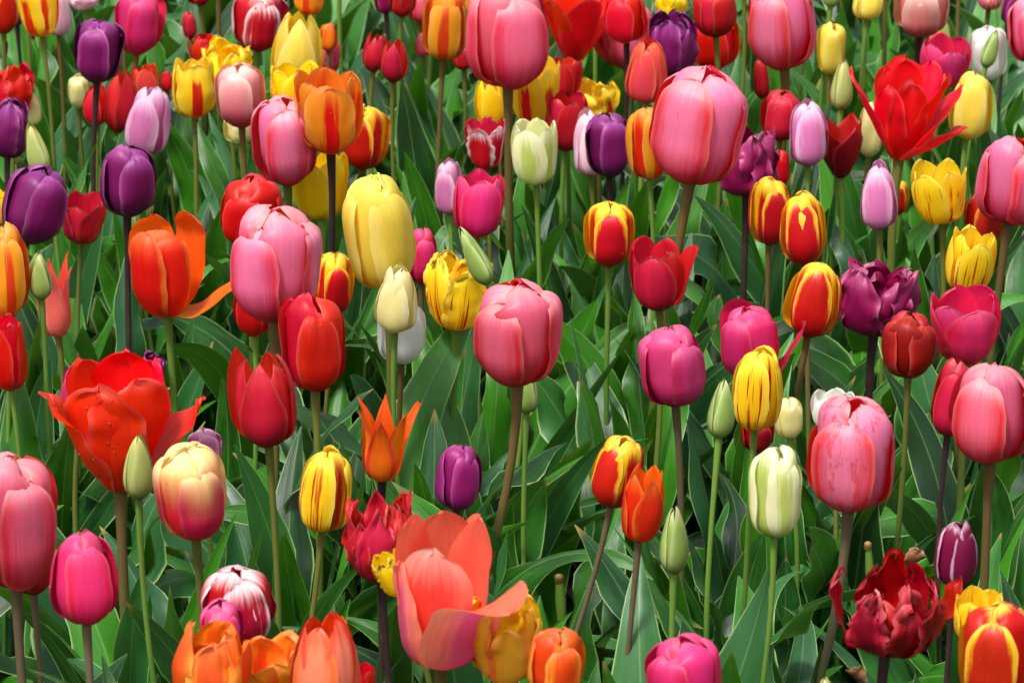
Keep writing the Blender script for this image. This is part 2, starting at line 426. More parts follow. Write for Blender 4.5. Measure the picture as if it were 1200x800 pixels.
def petal_grid(rng, kind, R, H, phi, inner=0.0, splay=0.0, curl=0.0, W=None, lenk=1.0, ruf=0.0, fringe=0.0, nv=20, nu=13,
               te=None, flat=1.0, flare=0.0, wob=1.0, twist=0.0, mouth=0.0, gam=1.0, rk=1.0):
    k = K[kind]
    W = W or (k.get('Wi', k['W']) if inner > 0.6 else k['W'])
    te = te or ((3.2, 0.42) if inner > 0.6 and 'pi' in k else k['te'])
    ins = (1.0 - (1.0 - k['ins']) * inner) * rng.uniform(0.98, 1.02) * rk
    pr = spline(k['pi'] if inner > 0.6 and 'pi' in k else k['p'])
    rz = np.stack([pr[:, 0] * R * ins * (1 + mouth * np.clip((pr[:, 1] - 0.5) / 0.5, 0, 1)), np.clip(pr[:, 1], 0, 2) ** gam * H * lenk], -1)
    seg = np.linalg.norm(np.diff(rz, axis=0), axis=1)
    s = np.concatenate([[0], np.cumsum(seg)])
    L = s[-1]
    s /= L
    t = np.linspace(0, 1, nv)
    v = 1 - (1 - t) ** 1.35
    v[0] = 0.0
    r = np.interp(v, s, rz[:, 0])
    z = np.interp(v, s, rz[:, 1])
    r0 = r.copy()
    d = np.stack([np.diff(r), np.diff(z)], -1)
    vm = 0.5 * (v[1:] + v[:-1])
    b = splay * np.clip((vm - 0.03) / 0.22, 0, 1) + curl * np.clip((vm - 0.40) / 0.6, 0, 1) ** 1.5
    d2 = np.stack([d[:, 0] * np.cos(b) + d[:, 1] * np.sin(b), -d[:, 0] * np.sin(b) + d[:, 1] * np.cos(b)], -1)
    c = np.vstack([[r[0], z[0]], [r[0], z[0]] + np.cumsum(d2, axis=0)])
    tg = np.gradient(c, axis=0)
    tg /= np.linalg.norm(tg, axis=1)[:, None] + 1e-9
    nr = np.stack([tg[:, 1], -tg[:, 0]], -1)
    rise = 0.30 + 0.70 * np.sin(np.pi / 2 * np.clip(v / 0.5, 0, 1)) ** 0.9
    tq = np.clip((v - k['tv']) / (1 - k['tv']), 0, 1)
    hw = R * W * ins * rise * np.clip(1 - tq ** te[0], 0, 1) ** te[1]
    q1, q2 = rng.uniform(0, 6.28, 2)
    hw = hw * (1 + wob * 0.025 * (np.sin(v * 13 + q1) + np.sin(v * 29 + q2) * 0.5))
    hw = np.maximum(hw, R * 0.02)
    op = np.clip(abs(splay) / 0.8 + abs(curl) / 2.5, 0, 1)
    rho = np.maximum(r0 * 1.02, 0.40 * R) * (1 + 1.4 * op * flat)
    u = np.linspace(-1, 1, nu)
    a = u[None, :] * hw[:, None]
    ang = np.clip(a / rho[:, None], -1.45, 1.45)
    lat = rho[:, None] * np.sin(ang)
    inw = rho[:, None] * (1 - np.cos(ang))
    V, U = np.meshgrid(v, u, indexing='ij')
    off = np.zeros_like(V)
    # a soft keel, uneven swelling and slightly turned rims
    p1, p2, p3, p4 = rng.uniform(0, 6.28, 4)
    off += -0.030 * R * np.exp(-(U / 0.16) ** 2) * np.clip(V, 0, 1) * rng.uniform(0.3, 1.2) * wob
    off += wob * R * 0.048 * np.sin(U * 2.6 + p1) * np.sin(V * 5.0 + p2) * np.clip(V * 2.5, 0, 1)
    off += wob * R * 0.034 * np.sin(U * 6.0 + p3) * np.sin(V * 9.0 + p4) * np.clip(V * 2.0, 0, 1) * U ** 2
    off += (flare + rng.uniform(0.0, 0.10) * wob) * R * np.abs(U) ** 4 * V * np.where(U > 0, rng.uniform(0.2, 1), rng.uniform(0.2, 1))
    for _ in range(3):                                # creases along the veins
        uc, vc = rng.uniform(-.75, .75), rng.uniform(.35, .9)
        off += wob * R * rng.uniform(-.05, .035) * np.exp(-((U - uc - 0.25 * (V - vc)) / rng.uniform(.06, .14)) ** 2 - ((V - vc) / rng.uniform(.15, .32)) ** 2)
    if ruf:
        f1, f2 = rng.uniform(11, 16), rng.uniform(20, 27)
        off += R * ruf * (np.sin(V * f1 + p2 + np.sign(U) * p1) * 0.65 + np.sin(V * f2 + p3 + np.sign(U) * p4) * 0.4) * np.abs(U) ** 1.5 * np.clip(V * 2, 0, 1)
        off += R * ruf * 0.7 * np.sin(U * 5.5 + p1) * V ** 4
    tsh = np.zeros_like(V)
    tsh += wob * H * (rng.uniform(0.0, 0.035) * np.sin(U * 5.0 + p3) + rng.uniform(0.0, 0.014) * np.sin(U * 13.0 + p4)) * V ** 6
    if fringe:
        jag = np.array([rng.uniform(-1, 1) for _ in range(nu)])
        jag[1:-1:2] -= 0.9
        tsh += fringe * R * jag[None, :] * V ** 5
        jg2 = np.array([rng.uniform(-1, 1) for _ in range(nv)])
        lat = lat * (1 + fringe * 0.8 * jg2[:, None] * np.abs(U) ** 4)
    # assemble (radial, lateral, vertical)
    rr = c[:, 0][:, None] - inw * nr[:, 0][:, None] + off * nr[:, 0][:, None] + tsh * tg[:, 0][:, None]
    zz = c[:, 1][:, None] - inw * nr[:, 1][:, None] + off * nr[:, 1][:, None] + tsh * tg[:, 1][:, None]
    if twist:
        ph = phi + twist * V ** 2
    else:
        ph = phi
    x = rr * np.sin(ph) + lat * np.cos(ph)
    y = -rr * np.cos(ph) + lat * np.sin(ph)
    P = np.stack([x, y, zz], -1).reshape(-1, 3)
    uv = np.stack([U * 0.5 + 0.5, V], -1).reshape(-1, 2)
    return P, topo(nv, nu), uv


def tube(path, rad, n=9):
    path = np.asarray(path, float)
    m = len(path)
    tg = np.gradient(path, axis=0)
    tg /= np.linalg.norm(tg, axis=1)[:, None]
    ex = np.cross(tg, np.array([0.0, 1.0, 0.13]))
    ex /= np.linalg.norm(ex, axis=1)[:, None]
    ey = np.cross(tg, ex)
    a = np.linspace(0, 2 * np.pi, n + 1)
    P = path[:, None, :] + rad[:, None, None] * (np.cos(a)[None, :, None] * ex[:, None, :] + np.sin(a)[None, :, None] * ey[:, None, :])
    U, V = np.meshgrid(np.linspace(0, 1, n + 1), np.linspace(0, 1, m))
    return P.reshape(-1, 3), topo(m, n + 1), np.stack([U, V], -1).reshape(-1, 2)


def leaf_grid(rng, start, az, L, Wd, rise, arch, fold=0.5, wave=0.0, twist=0.0, side=0.0, nv=22, nu=9):
    """A broad parallel veined blade: leaves the stem steeply, arches outward, channelled along the middle."""
    v = np.linspace(0, 1, nv)
    el = rise - arch * v ** 1.7                       # elevation of the midrib along its length
    aa = az + side * v ** 1.3
    step = L / (nv - 1)
    d = np.stack([np.sin(aa) * np.cos(el), -np.cos(aa) * np.cos(el), np.sin(el)], -1)
    c = np.vstack([[0, 0, 0], np.cumsum(0.5 * (d[1:] + d[:-1]) * step, axis=0)]) + np.asarray(start)
    latv = np.stack([np.cos(aa), np.sin(aa), np.zeros(nv)], -1)
    nrm = np.cross(latv, d)                           # towards the stem side (upper face)
    tw = twist * v ** 1.2
    l2 = latv * np.cos(tw)[:, None] + nrm * np.sin(tw)[:, None]
    n2 = -latv * np.sin(tw)[:, None] + nrm * np.cos(tw)[:, None]
    prof = (0.30 + 0.70 * np.sin(np.pi / 2 * np.clip(v / 0.38, 0, 1))) * np.clip(1 - np.clip((v - 0.36) / 0.64, 0, 1) ** 1.9, 0, 1) ** 0.9
    hw = np.maximum(Wd * 0.5 * prof, 0.0006)
    u = np.linspace(-1, 1, nu)
    V, U = np.meshgrid(v, u, indexing='ij')
    fo = fold * (1 - 0.55 * v)
    p1, p2, p3 = rng.uniform(0, 6.28, 3)
    f1 = rng.uniform(11, 22)
    up = np.abs(U) ** 1.35 * hw[:, None] * np.sin(fo)[:, None]
    wv = wave * Wd * (np.sin(V * f1 + p1 + (U > 0) * p2) * np.abs(U) ** 2 + 0.5 * np.sin(V * 6 + p3) * U) * np.sin(np.pi * np.clip(V * 1.05, 0, 1))
    lat = U * hw[:, None] * np.cos(fo * 0.8)[:, None]
    q1, q2, f2 = rng.uniform(0, 6.28), rng.uniform(0, 6.28), rng.uniform(14, 26)
    lat *= 1 + np.abs(U) * np.sin(np.pi * V) * wave * (0.9 * np.sin(V * f1 + np.where(U > 0, p1, q1)) + 0.5 * np.sin(V * f2 + np.where(U > 0, q2, p3)))
    P = c[:, None, :] + lat[..., None] * l2[:, None, :] + (up + wv)[..., None] * n2[:, None, :]
    return P.reshape(-1, 3), topo(nv, nu), np.stack([U * 0.5 + 0.5, V], -1).reshape(-1, 2)


def blade_along(rng, pts, Wd, face, wave=0.06, fold=0.4, nv=24, nu=9):
    """A leaf blade along a given midrib; face is the direction its upper side looks to."""
    pts = np.asarray(pts, float)
    v = np.linspace(0, 1, nv)
    a, c, e = pts
    q = v[:, None]
    cl = (1 - q) ** 2 * a + 2 * (1 - q) * q * c + q ** 2 * e
    tg = np.gradient(cl, axis=0)
    tg /= np.linalg.norm(tg, axis=1)[:, None]
    lt = np.cross(tg, np.asarray(face, float)[None, :])
    lt /= np.linalg.norm(lt, axis=1)[:, None]
    nm = np.cross(lt, tg)
    tw = rng.normal(0, .35) * v + rng.normal(0, .12)
    l2 = lt * np.cos(tw)[:, None] + nm * np.sin(tw)[:, None]
    n2 = -lt * np.sin(tw)[:, None] + nm * np.cos(tw)[:, None]
    prof = (0.30 + 0.70 * np.sin(np.pi / 2 * np.clip(v / 0.45, 0, 1))) * np.clip(1 - np.clip((v - 0.42) / 0.58, 0, 1) ** 1.9, 0, 1) ** 0.85
    hw = np.maximum(Wd * 0.5 * prof, 0.0006)
    u = np.linspace(-1, 1, nu)
    V, U = np.meshgrid(v, u, indexing='ij')
    p1, p2 = rng.uniform(0, 6.28, 2)
    up = np.abs(U) ** 1.35 * hw[:, None] * np.sin(fold * (1 - 0.5 * v))[:, None]
    wv = wave * Wd * np.sin(V * rng.uniform(8, 14) + p1 + (U > 0) * p2) * np.abs(U) ** 2 * np.sin(np.pi * V)
    P = cl[:, None, :] + (U * hw[:, None])[..., None] * l2[:, None, :] + (up + wv)[..., None] * n2[:, None, :]
    return P.reshape(-1, 3), topo(nv, nu), np.stack([U * 0.5 + 0.5, V], -1).reshape(-1, 2)


def rot_head(tilt, fwd):
    """tilt: leaning to the picture's right (+) ; fwd: leaning towards the viewer (+)."""
    ct, st, cf, sf = math.cos(tilt), math.sin(tilt), math.cos(fwd), math.sin(fwd)
    Ry = np.array([[ct, 0, st], [0, 1, 0], [-st, 0, ct]])
    Rx = np.array([[1, 0, 0], [0, cf, -sf], [0, sf, cf]])
    return Ry @ Rx


TUL = []      # filled by T()


def T(x, y, w, h, kind, colr, layer, label, **o):
    TUL.append(dict(x=x, y=y, w=w, h=h, kind=kind, col=colr, layer=layer, label=label, **o))

# ---------------------------------------------------------------- the tulips, one line each
# x, y, w, h of the flower head as seen, kind of head, colouring, how high it stands above its neighbours, label
# --- top rows
T(4, 12, 34, 56, 'cup', 'redgold', 0, 'red and gold cup tulip cut by the frame beside a yellow and red one', rot=20)
T(45, 8, 44, 70, 'cup', 'flamed', 1, 'yellow tulip with a broad red flame at the top edge beside a pale one', rot=-28)
T(67, 13, 30, 60, 'narrow', 'palelilac', 0, 'pale pinkish white tulip tucked behind the yellow and red one at the top edge')
T(18, 8, 26, 46, 'egg', 'violet', -2, 'small violet tulip peeping between the two yellow and red ones at the top edge')
T(98, -4, 38, 30, 'double', 'palelilac', 0, 'mauve and cream double tulip cut by the top edge above a purple one', ruf=0.12)
T(116, 61, 58, 74, 'egg', 'purple', 2, 'dark purple egg shaped tulip on a tall black stem before a hot pink one', st='d', sx=-8, rot=-14)
T(161, 28, 56, 74, 'egg', 'hot', 0, 'hot pink tulip with one petal flicked outwards, just behind the purple egg shaped one', rot=18, pet={1: (0.10, 0.5)}, tilt=4)
T(17, 105, 46, 54, 'double', 'red', -1, 'ruffled red tulip right behind a ragged purple one', ruf=0.12)
T(10, 150, 52, 70, 'double', 'purple', 1, 'ragged purple tulip with crinkled top, cut by the frame beside a green bud', ruf=0.09, fringe=0.06, st='d')
T(42, 174, 26, 62, 'bud', 'budpale', 2, 'pale green closed bud tilting over, beside the ragged purple tulip', tilt=-13, st='g')
T(92, 108, 24, 40, 'egg', 'cream', -2, 'small cream tulip hidden behind the black stem of the purple egg shaped one')
T(113, 122, 30, 50, 'point', 'red', -1, 'small red tulip behind the black stem between a cream and a crimson one')
T(142, 120, 40, 74, 'point', 'crimson', -1, 'pointed crimson tulip beneath the purple egg shaped one and beside the lilac one', rot=30)
T(171, 96, 30, 38, 'cup', 'coral', -2, 'little coral red tulip with open tips behind the tall lilac one')
T(174, 142, 50, 82, 'narrow', 'lilac', 1, 'slim lilac tulip with pale upper petals, between two dark purple ones', tilt=9, rot=-20)
T(149, 213, 70, 84, 'egg', 'purple', 2, 'glossy purple tulip on a near black stem crossing an orange red bloom', st='d', rot=22, sx=-2)
T(227, 104, 54, 67, 'cup', 'flamed', 0, 'yellow open cup tulip with a single red flame beside the pale pink egg', rot=8, ruf=0.04)
T(240, 58, 34, 32, 'double', 'red', -2, 'small red tulip half hidden behind bright yellow ones')
T(268, 76, 56, 48, 'double', 'bright', -1, 'bright yellow crinkled tulip right behind the pale pink egg', ruf=0.11)
T(282, 113, 60, 74, 'egg', 'blush', 1, 'blush pink tulip fading to cream at its rim, on a thin dark stem', rot=-4)
T(222, 30, 16, 32, 'narrow', 'crimson', -3, 'tiny far off crimson tulip among leaves behind the hot pink one')
T(233, -6, 28, 24, 'egg', 'darkred', 0, 'dark red tulip whose base just shows at the top edge')
T(304, 24, 63, 70, 'egg', 'redwhite', 0, 'deep red tulip with white edged petals at the top edge beside the tall yellow one', e0=0.9, rot=6)
T(349, 64, 60, 98, 'point', 'yellow', 0, 'tall pale yellow tulip closing to a point, behind the orange and yellow cup', rot=4)
T(345, 102, 56, 50, 'cup', 'bright', 1, 'bright yellow cup tulip squeezed between the tall yellow one and the orange cup')
T(362, 1, 36, 32, 'cup', 'sunset', 0, 'orange and yellow tulip peeking in at the top edge beside the tall yellow one')
T(385, 44, 20, 32, 'egg', 'amber', -1, 'tiny amber tulip poking up over a small pink one')
T(388, 67, 22, 36, 'double', 'rose', -2, 'tiny pink double tulip under the tiny amber one', ruf=0.09)
T(386, 133, 75, 94, 'cup', 'sunset', 3, 'orange and yellow cup tulip with open mouth and broad red flame, dark thin stem', rot=10, st='d', te=(2.6, 0.5))
T(428, 162, 58, 74, 'egg', 'redgold', 1, 'red tulip with golden rim leaning out beside the orange and yellow cup', rot=-22, tilt=5)
T(334, 167, 76, 104, 'egg', 'pink', 2, 'large pink tulip with a red side petal, right behind the orange and yellow cup', rot=14, tilt=-2)
T(439, 62, 28, 46, 'point', 'crimson', 0, 'small crimson tulip, the hind one of a pair among long thin stems', rot=-10)
T(462, 73, 32, 50, 'point', 'crimson', 1, 'small crimson tulip, the front one of a pair among long thin stems', rot=-12, tilt=3)
T(472, -2, 32, 46, 'egg', 'crimson', 0, 'crimson tulip at the top edge above a pair of small crimson ones')
T(451, -2, 26, 36, 'egg', 'plum', -1, 'plum tulip at the top edge next to a crimson one')
T(491, 6, 24, 42, 'narrow', 'rose', -1, 'rosy pink tulip squeezed behind the tall orange one at the top edge')
T(522, 27, 50, 88, 'tall', 'sunset', 1, 'tall orange tulip with golden edges, at the top edge beside a huge pink one', rot=-8)
T(543, 66, 26, 32, 'egg', 'crimson', -2, 'crimson tulip nearly hidden between the tall orange and the huge pink ones')
T(558, 0, 36, 38, 'cup', 'sunset', 0, 'golden orange tulip behind the huge pink one at the top edge')
T(595, 42, 105, 122, 'egg', 'rose', 3, 'huge rose pink tulip at the top edge on a tall straight brown stem', rot=28, st='b', sx=2)
T(576, 120, 38, 62, 'point', 'bright', -1, 'bright yellow pointed tulip behind the brown stem of the huge pink one', tilt=-8)
T(628, 110, 56, 84, 'cup', 'flamed', 0, 'yellow tulip with orange red flames under the huge pink one', rot=-34)
T(570, 169, 42, 58, 'cup', 'redwhite', 0, 'red tulip with white fringed rims, low beside the brown stem', fringe=0.10)
T(526, 220, 32, 64, 'narrow', 'lilac', 0, 'slim lilac tulip hiding behind a hot pink cup', tilt=-2)
T(561, 241, 60, 72, 'cup', 'hot', 1, 'hot pink cup tulip with notched rim beside the long brown stem', rot=4, te=(2.6, 0.5))
T(627, 180, 54, 74, 'cup', 'creamgreen', 1, 'cream and green cup tulip with wavy top, on a light green stem', rot=-12, st='g')
T(664, 144, 46, 66, 'cup', 'crimson', 0, 'crimson cup tulip beside the cream and green one', rot=24)
T(664, 91, 34, 46, 'cup', 'crimson', 0, 'small crimson tulip tucked under an open scarlet one', rot=-16)
T(697, 120, 50, 46, 'double', 'flamed', -1, 'yellow crinkled tulip with a red mark, above the pale and purple pair', ruf=0.09)
T(672, 28, 78, 92, 'wide', 'scarlet', 1, 'wide open scarlet tulip with flared petals at the top edge', rot=20, pet={1: (0.25, 0.3)}, st='g')
T(733, 20, 50, 60, 'egg', 'scarlet', 2, 'round scarlet tulip in front of a bigger pink one at the top edge', st='d', rot=-20)
T(733, 42, 76, 78, 'egg', 'rose', 0, 'broad pink tulip showing on both sides of the round scarlet one')
T(788, 53, 56, 74, 'double', 'purple', 1, 'purple tulip with torn crumpled top behind a ribbed coral one', ruf=0.08, fringe=0.05)
T(786, 4, 36, 28, 'double', 'bright', -1, 'yellow tulip at the top edge above the torn purple one', ruf=0.09)
T(759, 84, 52, 72, 'narrow', 'coral', 2, 'coral red tulip with ribbed upright petals in front of the torn purple one', rot=-18, n=8, W=0.7)
T(837, 14, 50, 60, 'egg', 'crimson', 2, 'crimson tulip on a pale stem in front of a bright scarlet one', rot=30, st='o')
T(836, 50, 60, 66, 'egg', 'scarlet', 0, 'bright scarlet tulip behind the stem of a crimson one')
T(820, 148, 114, 134, 'egg', 'pink', 4, 'largest pink tulip with lilac front petal, leaning beside an orange yellow one', rot=-26, tilt=9, st='b', sx=-20, e0=0.6)
T(690, 168, 38, 76, 'narrow', 'palelilac', 0, 'pale lilac pink tulip behind the shoulder of a purple one')
T(713, 171, 52, 74, 'egg', 'purple', 1, 'purple tulip with peaked top in front of a pale lilac one', rot=24, st='d')
T(758, 168, 48, 86, 'tall', 'sunset', 2, 'orange yellow tulip wedged against the largest pink one', rot=30)
T(876, 189, 72, 78, 'double', 'plum', 1, 'plum coloured ruffled double tulip beneath the largest pink one', ruf=0.14, fringe=0.05, n=12)
T(917, 28, 84, 110, 'egg', 'pink', 3, 'large pink tulip with a red side at the top edge near a green bud', rot=-28, st='b', sx=-14)
T(916, 136, 46, 58, 'egg', 'crimson', 0, 'dark crimson tulip with a leaf crossing it, behind a lilac one')
T(947, 157, 45, 75, 'narrow', 'lilac', 1, 'soft lilac tulip smooth and closed, beside an open dark red one', rot=6)
T(984, 174, 66, 72, 'wide', 'darkred', 0, 'dark red tulip spread open with pointed petals, behind a thin bud stem', rot=30, te=(1.4, 0.9))
T(974, 58, 32, 60, 'egg', 'yellow', -1, 'pale yellow tulip half behind a thin stem, above the green bud')
T(1018, 3, 36, 42, 'egg', 'yellow', 0, 'soft yellow tulip at the top edge above a wide open red one')
T(987, 99, 26, 60, 'bud', 'budpale', 2, 'tall green bud standing between the pale yellow tulip and the open red one', st='g', tilt=3)
T(975, -10, 20, 38, 'bud', 'bud', 1, 'green bud whose base shows at the top edge', st='g')
T(1060, 132, 96, 112, 'wide', 'scarlet', 2, 'wide open scarlet tulip with yellow heart and ragged spreading petals', special='open_a', st='o')
T(1021, 152, 28, 66, 'narrow', 'cream', 0, 'cream tulip almost hidden behind the ragged open scarlet one')
T(1080, 10, 66, 64, 'egg', 'blush', 1, 'rose and cream tulip at the top edge on a dark straight stem', rot=-12, st='d')
T(1106, 75, 54, 56, 'cup', 'hot', 0, 'hot pink cup tulip behind the stem of the rose and cream one', rot=18)
T(1102, 36, 26, 40, 'bud', 'budpale', -1, 'green bud behind the rose and cream tulip', st='g')
T(1137, 125, 48, 78, 'tall', 'yellow', 1, 'clear yellow tulip standing beside the ragged open scarlet one', rot=-6)
T(1158, 63, 42, 64, 'egg', 'white', 0, 'white tulip partly covered by a green bud')
T(1161, 57, 19, 46, 'bud', 'bud', 1, 'green bud in front of the white tulip', tilt=14, st='g')
T(1205, 36, 48, 74, 'egg', 'pink', 1, 'pink tulip cut by the frame, next to the white one and its bud')
T(1184, 8, 20, 42, 'narrow', 'violet', -1, 'thin violet tulip at the top corner behind a pink one')
T(1160, -4, 28, 30, 'double', 'blush', -1, 'pale pink double tulip at the top edge above the white one', ruf=0.09)
T(1187, 212, 86, 102, 'egg', 'pink', 2, 'large pink tulip cut by the frame above a red and orange one', rot=24, st='b', sx=-6)
T(1030, 231, 44, 78, 'narrow', 'lilac', 1, 'slender lilac tulip beside a slanting dark stem, above the purple double', rot=-8)
T(1055, 232, 20, 38, 'egg', 'redgold', -2, 'sliver of a yellow and red tulip behind the slender lilac one')
T(1102, 228, 60, 68, 'cup', 'streaky', 1, 'yellow cup tulip with thin red streaks below the clear yellow one', rot=-30)
T(1154, 256, 48, 62, 'egg', 'redamber', 0, 'red and amber tulip tucked beneath the large pink one at the frame')
T(1136, 308, 56, 75, 'cup', 'streaky', 1, 'yellow tulip with red feathering leaning above a hot pink one', rot=10, tilt=8)
T(280, 152, 34, 34, 'egg', 'cream', -1, 'cream tulip half hidden right under the blush pink one')
T(892, 92, 18, 50, 'narrow', 'crimson', -1, 'sliver of a crimson tulip behind the dark stem of a large pink one')
T(496, 52, 18, 28, 'narrow', 'rose', -2, 'tiny mauve pink tulip deep behind the tall orange one')
T(38, 128, 20, 38, 'narrow', 'cream', -2, 'sliver of a cream tulip beside the ruffled red one')
T(914, 197, 22, 42, 'egg', 'scarlet', -1, 'scarlet tulip peeping out beside the plum ruffled double')
T(195, 95, 14, 24, 'narrow', 'red', -2, 'tip of a tiny red tulip behind the yellow cup with a red flame')
# --- second rows
T(902, 248, 48, 80, 'egg', 'redgold', 1, 'red tulip with golden rim, the hind and slimmer one of a close pair', rot=20)
T(941, 269, 58, 86, 'egg', 'redgold', 2, 'red tulip with golden rim, the front one of a close pair', rot=-8)
T(954, 352, 66, 88, 'egg', 'redgold', 2, 'red tulip with ragged golden rim just above the pink flared one', rot=-14, tilt=9)
T(1028, 352, 88, 80, 'double', 'plum', 1, 'broad plum double tulip with crumpled shiny petals', ruf=0.15, n=14)
T(1065, 405, 64, 76, 'egg', 'darkred', 2, 'dark red tulip with bright veined top in front of the plum double', rot=40, st='o')
T(1131, 385, 78, 84, 'cup', 'hot', 2, 'hot pink round tulip beside the dark red one', rot=20, W=1.0, st='o')
T(714, 274, 60, 77, 'egg', 'redgold', 1, 'red tulip with golden petal edges standing alone above a large green leaf', rot=-2)
T(771, 323, 62, 80, 'cup', 'crimson', 1, 'crimson red tulip with one petal tip sticking out, below the largest pink one', rot=-20, pet={1: (0.12, 0.55)}, st='o', lens=1)
T(788, 429, 78, 95, 'egg', 'magenta', 2, 'magenta pink tulip with overlapping petals on a grey brown stem', rot=36, st='m', sx=2)
T(880, 402, 72, 88, 'egg', 'hot', 1, 'hot pink tulip with coral petal tips flaring out, behind a yellow streaked one', rot=-40, pet={1: (0.34, 1.0), 2: (0.2, 0.5)})
T(888, 457, 60, 98, 'tall', 'streaky', 3, 'tall yellow tulip with a red stripe in front of the pink flared one', rot=-26, st='g')
T(924, 490, 33, 48, 'egg', 'cream', 0, 'small cream yellow tulip behind the yellow striped one')
T(887, 508, 38, 42, 'egg', 'darkred', -1, 'dark red tulip deep in the leaves under the yellow striped one')
T(846, 478, 32, 72, 'bud', 'bud', 3, 'green closed bud standing between the magenta and the yellow striped tulips', st='g')
T(908, 577, 60, 107, 'tall', 'creamgreen', 3, 'creamy green tall tulip with wavy white rim', rot=20, st='g', sx=-14)
T(998, 534, 105, 132, 'tall', 'pinkmottle', 3, 'large mottled pink tulip with notched top, on a thick mauve stem', rot=-24, st='m', sx=-34, tilt=2)
T(976, 482, 50, 44, 'cup', 'white', 0, 'white tulip showing just above the large mottled pink one')
T(1163, 485, 102, 114, 'egg', 'rose', 3, 'large rose pink tulip cut by the frame, with a dark red one behind', rot=-30, st='b', sx=-4)
T(1116, 466, 44, 92, 'narrow', 'crimson', 1, 'dark red tulip half hidden behind the large rose pink one at the frame', tilt=5, st='d')
T(607, 391, 102, 126, 'egg', 'rose', 4, 'large round pink tulip mid bed with a red flank on a curved brown stem', rot=-30, st='b', sx=-34, e0=0.55)
T(444, 272, 84, 140, 'tall', 'yellow', 4, 'largest pale yellow tulip with seamed front petals', rot=34, st='o', sx=-12)
T(465, 351, 48, 78, 'narrow', 'cream', 2.7, 'small cream yellow tulip with a flicked tip under the largest yellow one', rot=-20, st='g', sx=8)
T(471, 390, 58, 72, 'egg', 'white', 0.5, 'white tulip behind the stem of a small cream yellow one')
T(494, 300, 36, 66, 'egg', 'hot', 1, 'narrow hot pink tulip half behind the largest yellow one', rot=24)
T(537, 340, 72, 92, 'double', 'streaky', 1, 'yellow fringed tulip with red lines, a green bud leaning over it', rot=10, fringe=0.15, n=7, ruf=0.07, close=-.25, st='g')
T(556, 300, 27, 74, 'bud', 'bud', 3, 'green bud leaning sharply over the yellow fringed tulip', tilt=-26, st='g')
T(390, 332, 46, 74, 'egg', 'redgold', 1, 'red and yellow tulip peeping out beside a big pink one', rot=20)
T(322, 311, 106, 134, 'egg', 'pink', 4, 'big pink tulip in front of two red ones on a thick brown stem', rot=-34, st='b', sx=-4, e0=0.6)
T(296, 248, 78, 82, 'egg', 'red', 2, 'bright red tulip right behind the top of the big pink one', rot=-10)
T(298, 362, 48, 66, 'egg', 'red', 1, 'deep red tulip hidden beneath the big pink one')
T(366, 402, 78, 112, 'egg', 'red', 3, 'large bright red tulip with a pale base under the big pink one', rot=20, st='o', te=(1.7, 0.65))
T(376, 219, 64, 74, 'cup', 'bright', 0, 'yellow tulip behind the thin dark stem and a green leaf', rot=-20)
T(311, 469, 72, 110, 'point', 'crimson', 3, 'pointed crimson tulip with orange tinted back petal on an olive stem', rot=-12, st='o', sx=2, pet={2: (0.1, 0.3)})
T(192, 318, 78, 110, 'egg', 'orange', 1, 'orange red tulip with one petal hanging far out to the side', special='flop_a', st='g', tilt=-3)
T(41, 240, 78, 92, 'egg', 'purple', 1, 'broad purple tulip leaning, with yellow and orange ones beside it', rot=24, tilt=16, st='d', sx=-6)
T(6, 318, 56, 108, 'egg', 'sunset', 2, 'orange yellow tulip cut by the frame beside a small green bud', rot=20, st='g')
T(-3, 243, 26, 38, 'cup', 'bright', -1, 'edge of a bright yellow tulip at the frame beside the broad purple one')
T(47, 322, 26, 60, 'bud', 'bud', 2, 'small green bud in front of a coral spiky tulip', st='g')
T(62, 350, 56, 92, 'lily', 'coralpink', 0, 'coral pink spiky open tulip behind the small green bud', rot=12)
T(8, 415, 48, 86, 'cup', 'scarlet', 0, 'red tulip with yellow base cut by the frame under the orange yellow one')
T(97, 258, 48, 54, 'cup', 'crimson', -1, 'crimson tulip behind the broad purple one among leaves', rot=40)
T(158, 260, 15, 32, 'bud', 'bud', 0, 'little green bud just below the glossy purple tulip', st='g')
# --- lower rows
T(140, 503, 136, 150, 'wide', 'scarlet', 2, 'huge wide open red tulip with water drops, a green bud standing in front', special='open_b', st='b')
T(100, 460, 62, 68, 'egg', 'magenta', 0, 'magenta tulip behind the edge of the huge open red one', tilt=10)
T(180, 428, 30, 28, 'double', 'violet', -2, 'small violet tulip deep among leaves above the huge open red one', ruf=0.12)
T(162, 547, 36, 80, 'bud', 'budpale', 4, 'pale green pointed bud in front of the huge open red tulip', st='g', sx=14)
T(224, 577, 87, 112, 'egg', 'pinkcream', 4, 'pink tulip with cream yellow upper petals, beside the pointed bud', rot=34, st='o')
T(240, 524, 38, 42, 'egg', 'lilac', 1, 'lilac pink tulip peeping over the pink and cream one')
T(15, 612, 108, 166, 'egg', 'rose', 4, 'very large pink tulip cut by the frame, with a crimson one behind its base', rot=36, st='m')
T(36, 664, 56, 66, 'egg', 'crimson', 2, 'crimson tulip tucked behind the base of the very large pink one', st='m')
T(98, 677, 82, 108, 'egg', 'hot', 4, 'vivid hot pink egg tulip on a brownish stem near the lower corner', rot=8, st='m', sx=2)
T(278, 712, 92, 96, 'egg', 'redwhite', 2, 'red double tulip with white splashed petals', ruf=0.06, rot=20)
T(260, 731, 52, 54, 'egg', 'magenta', 3, 'small pink tulip in front of the red and white double')
T(246, 784, 92, 102, 'double', 'parrotorange', 4, 'orange red double tulip with loose petals at the bottom edge', ruf=0.06, n=9)
T(312, 796, 84, 84, 'cup', 'sunset', 3, 'golden orange ruffled tulip at the bottom edge beside a closed apricot one', ruf=0.12, rot=20)
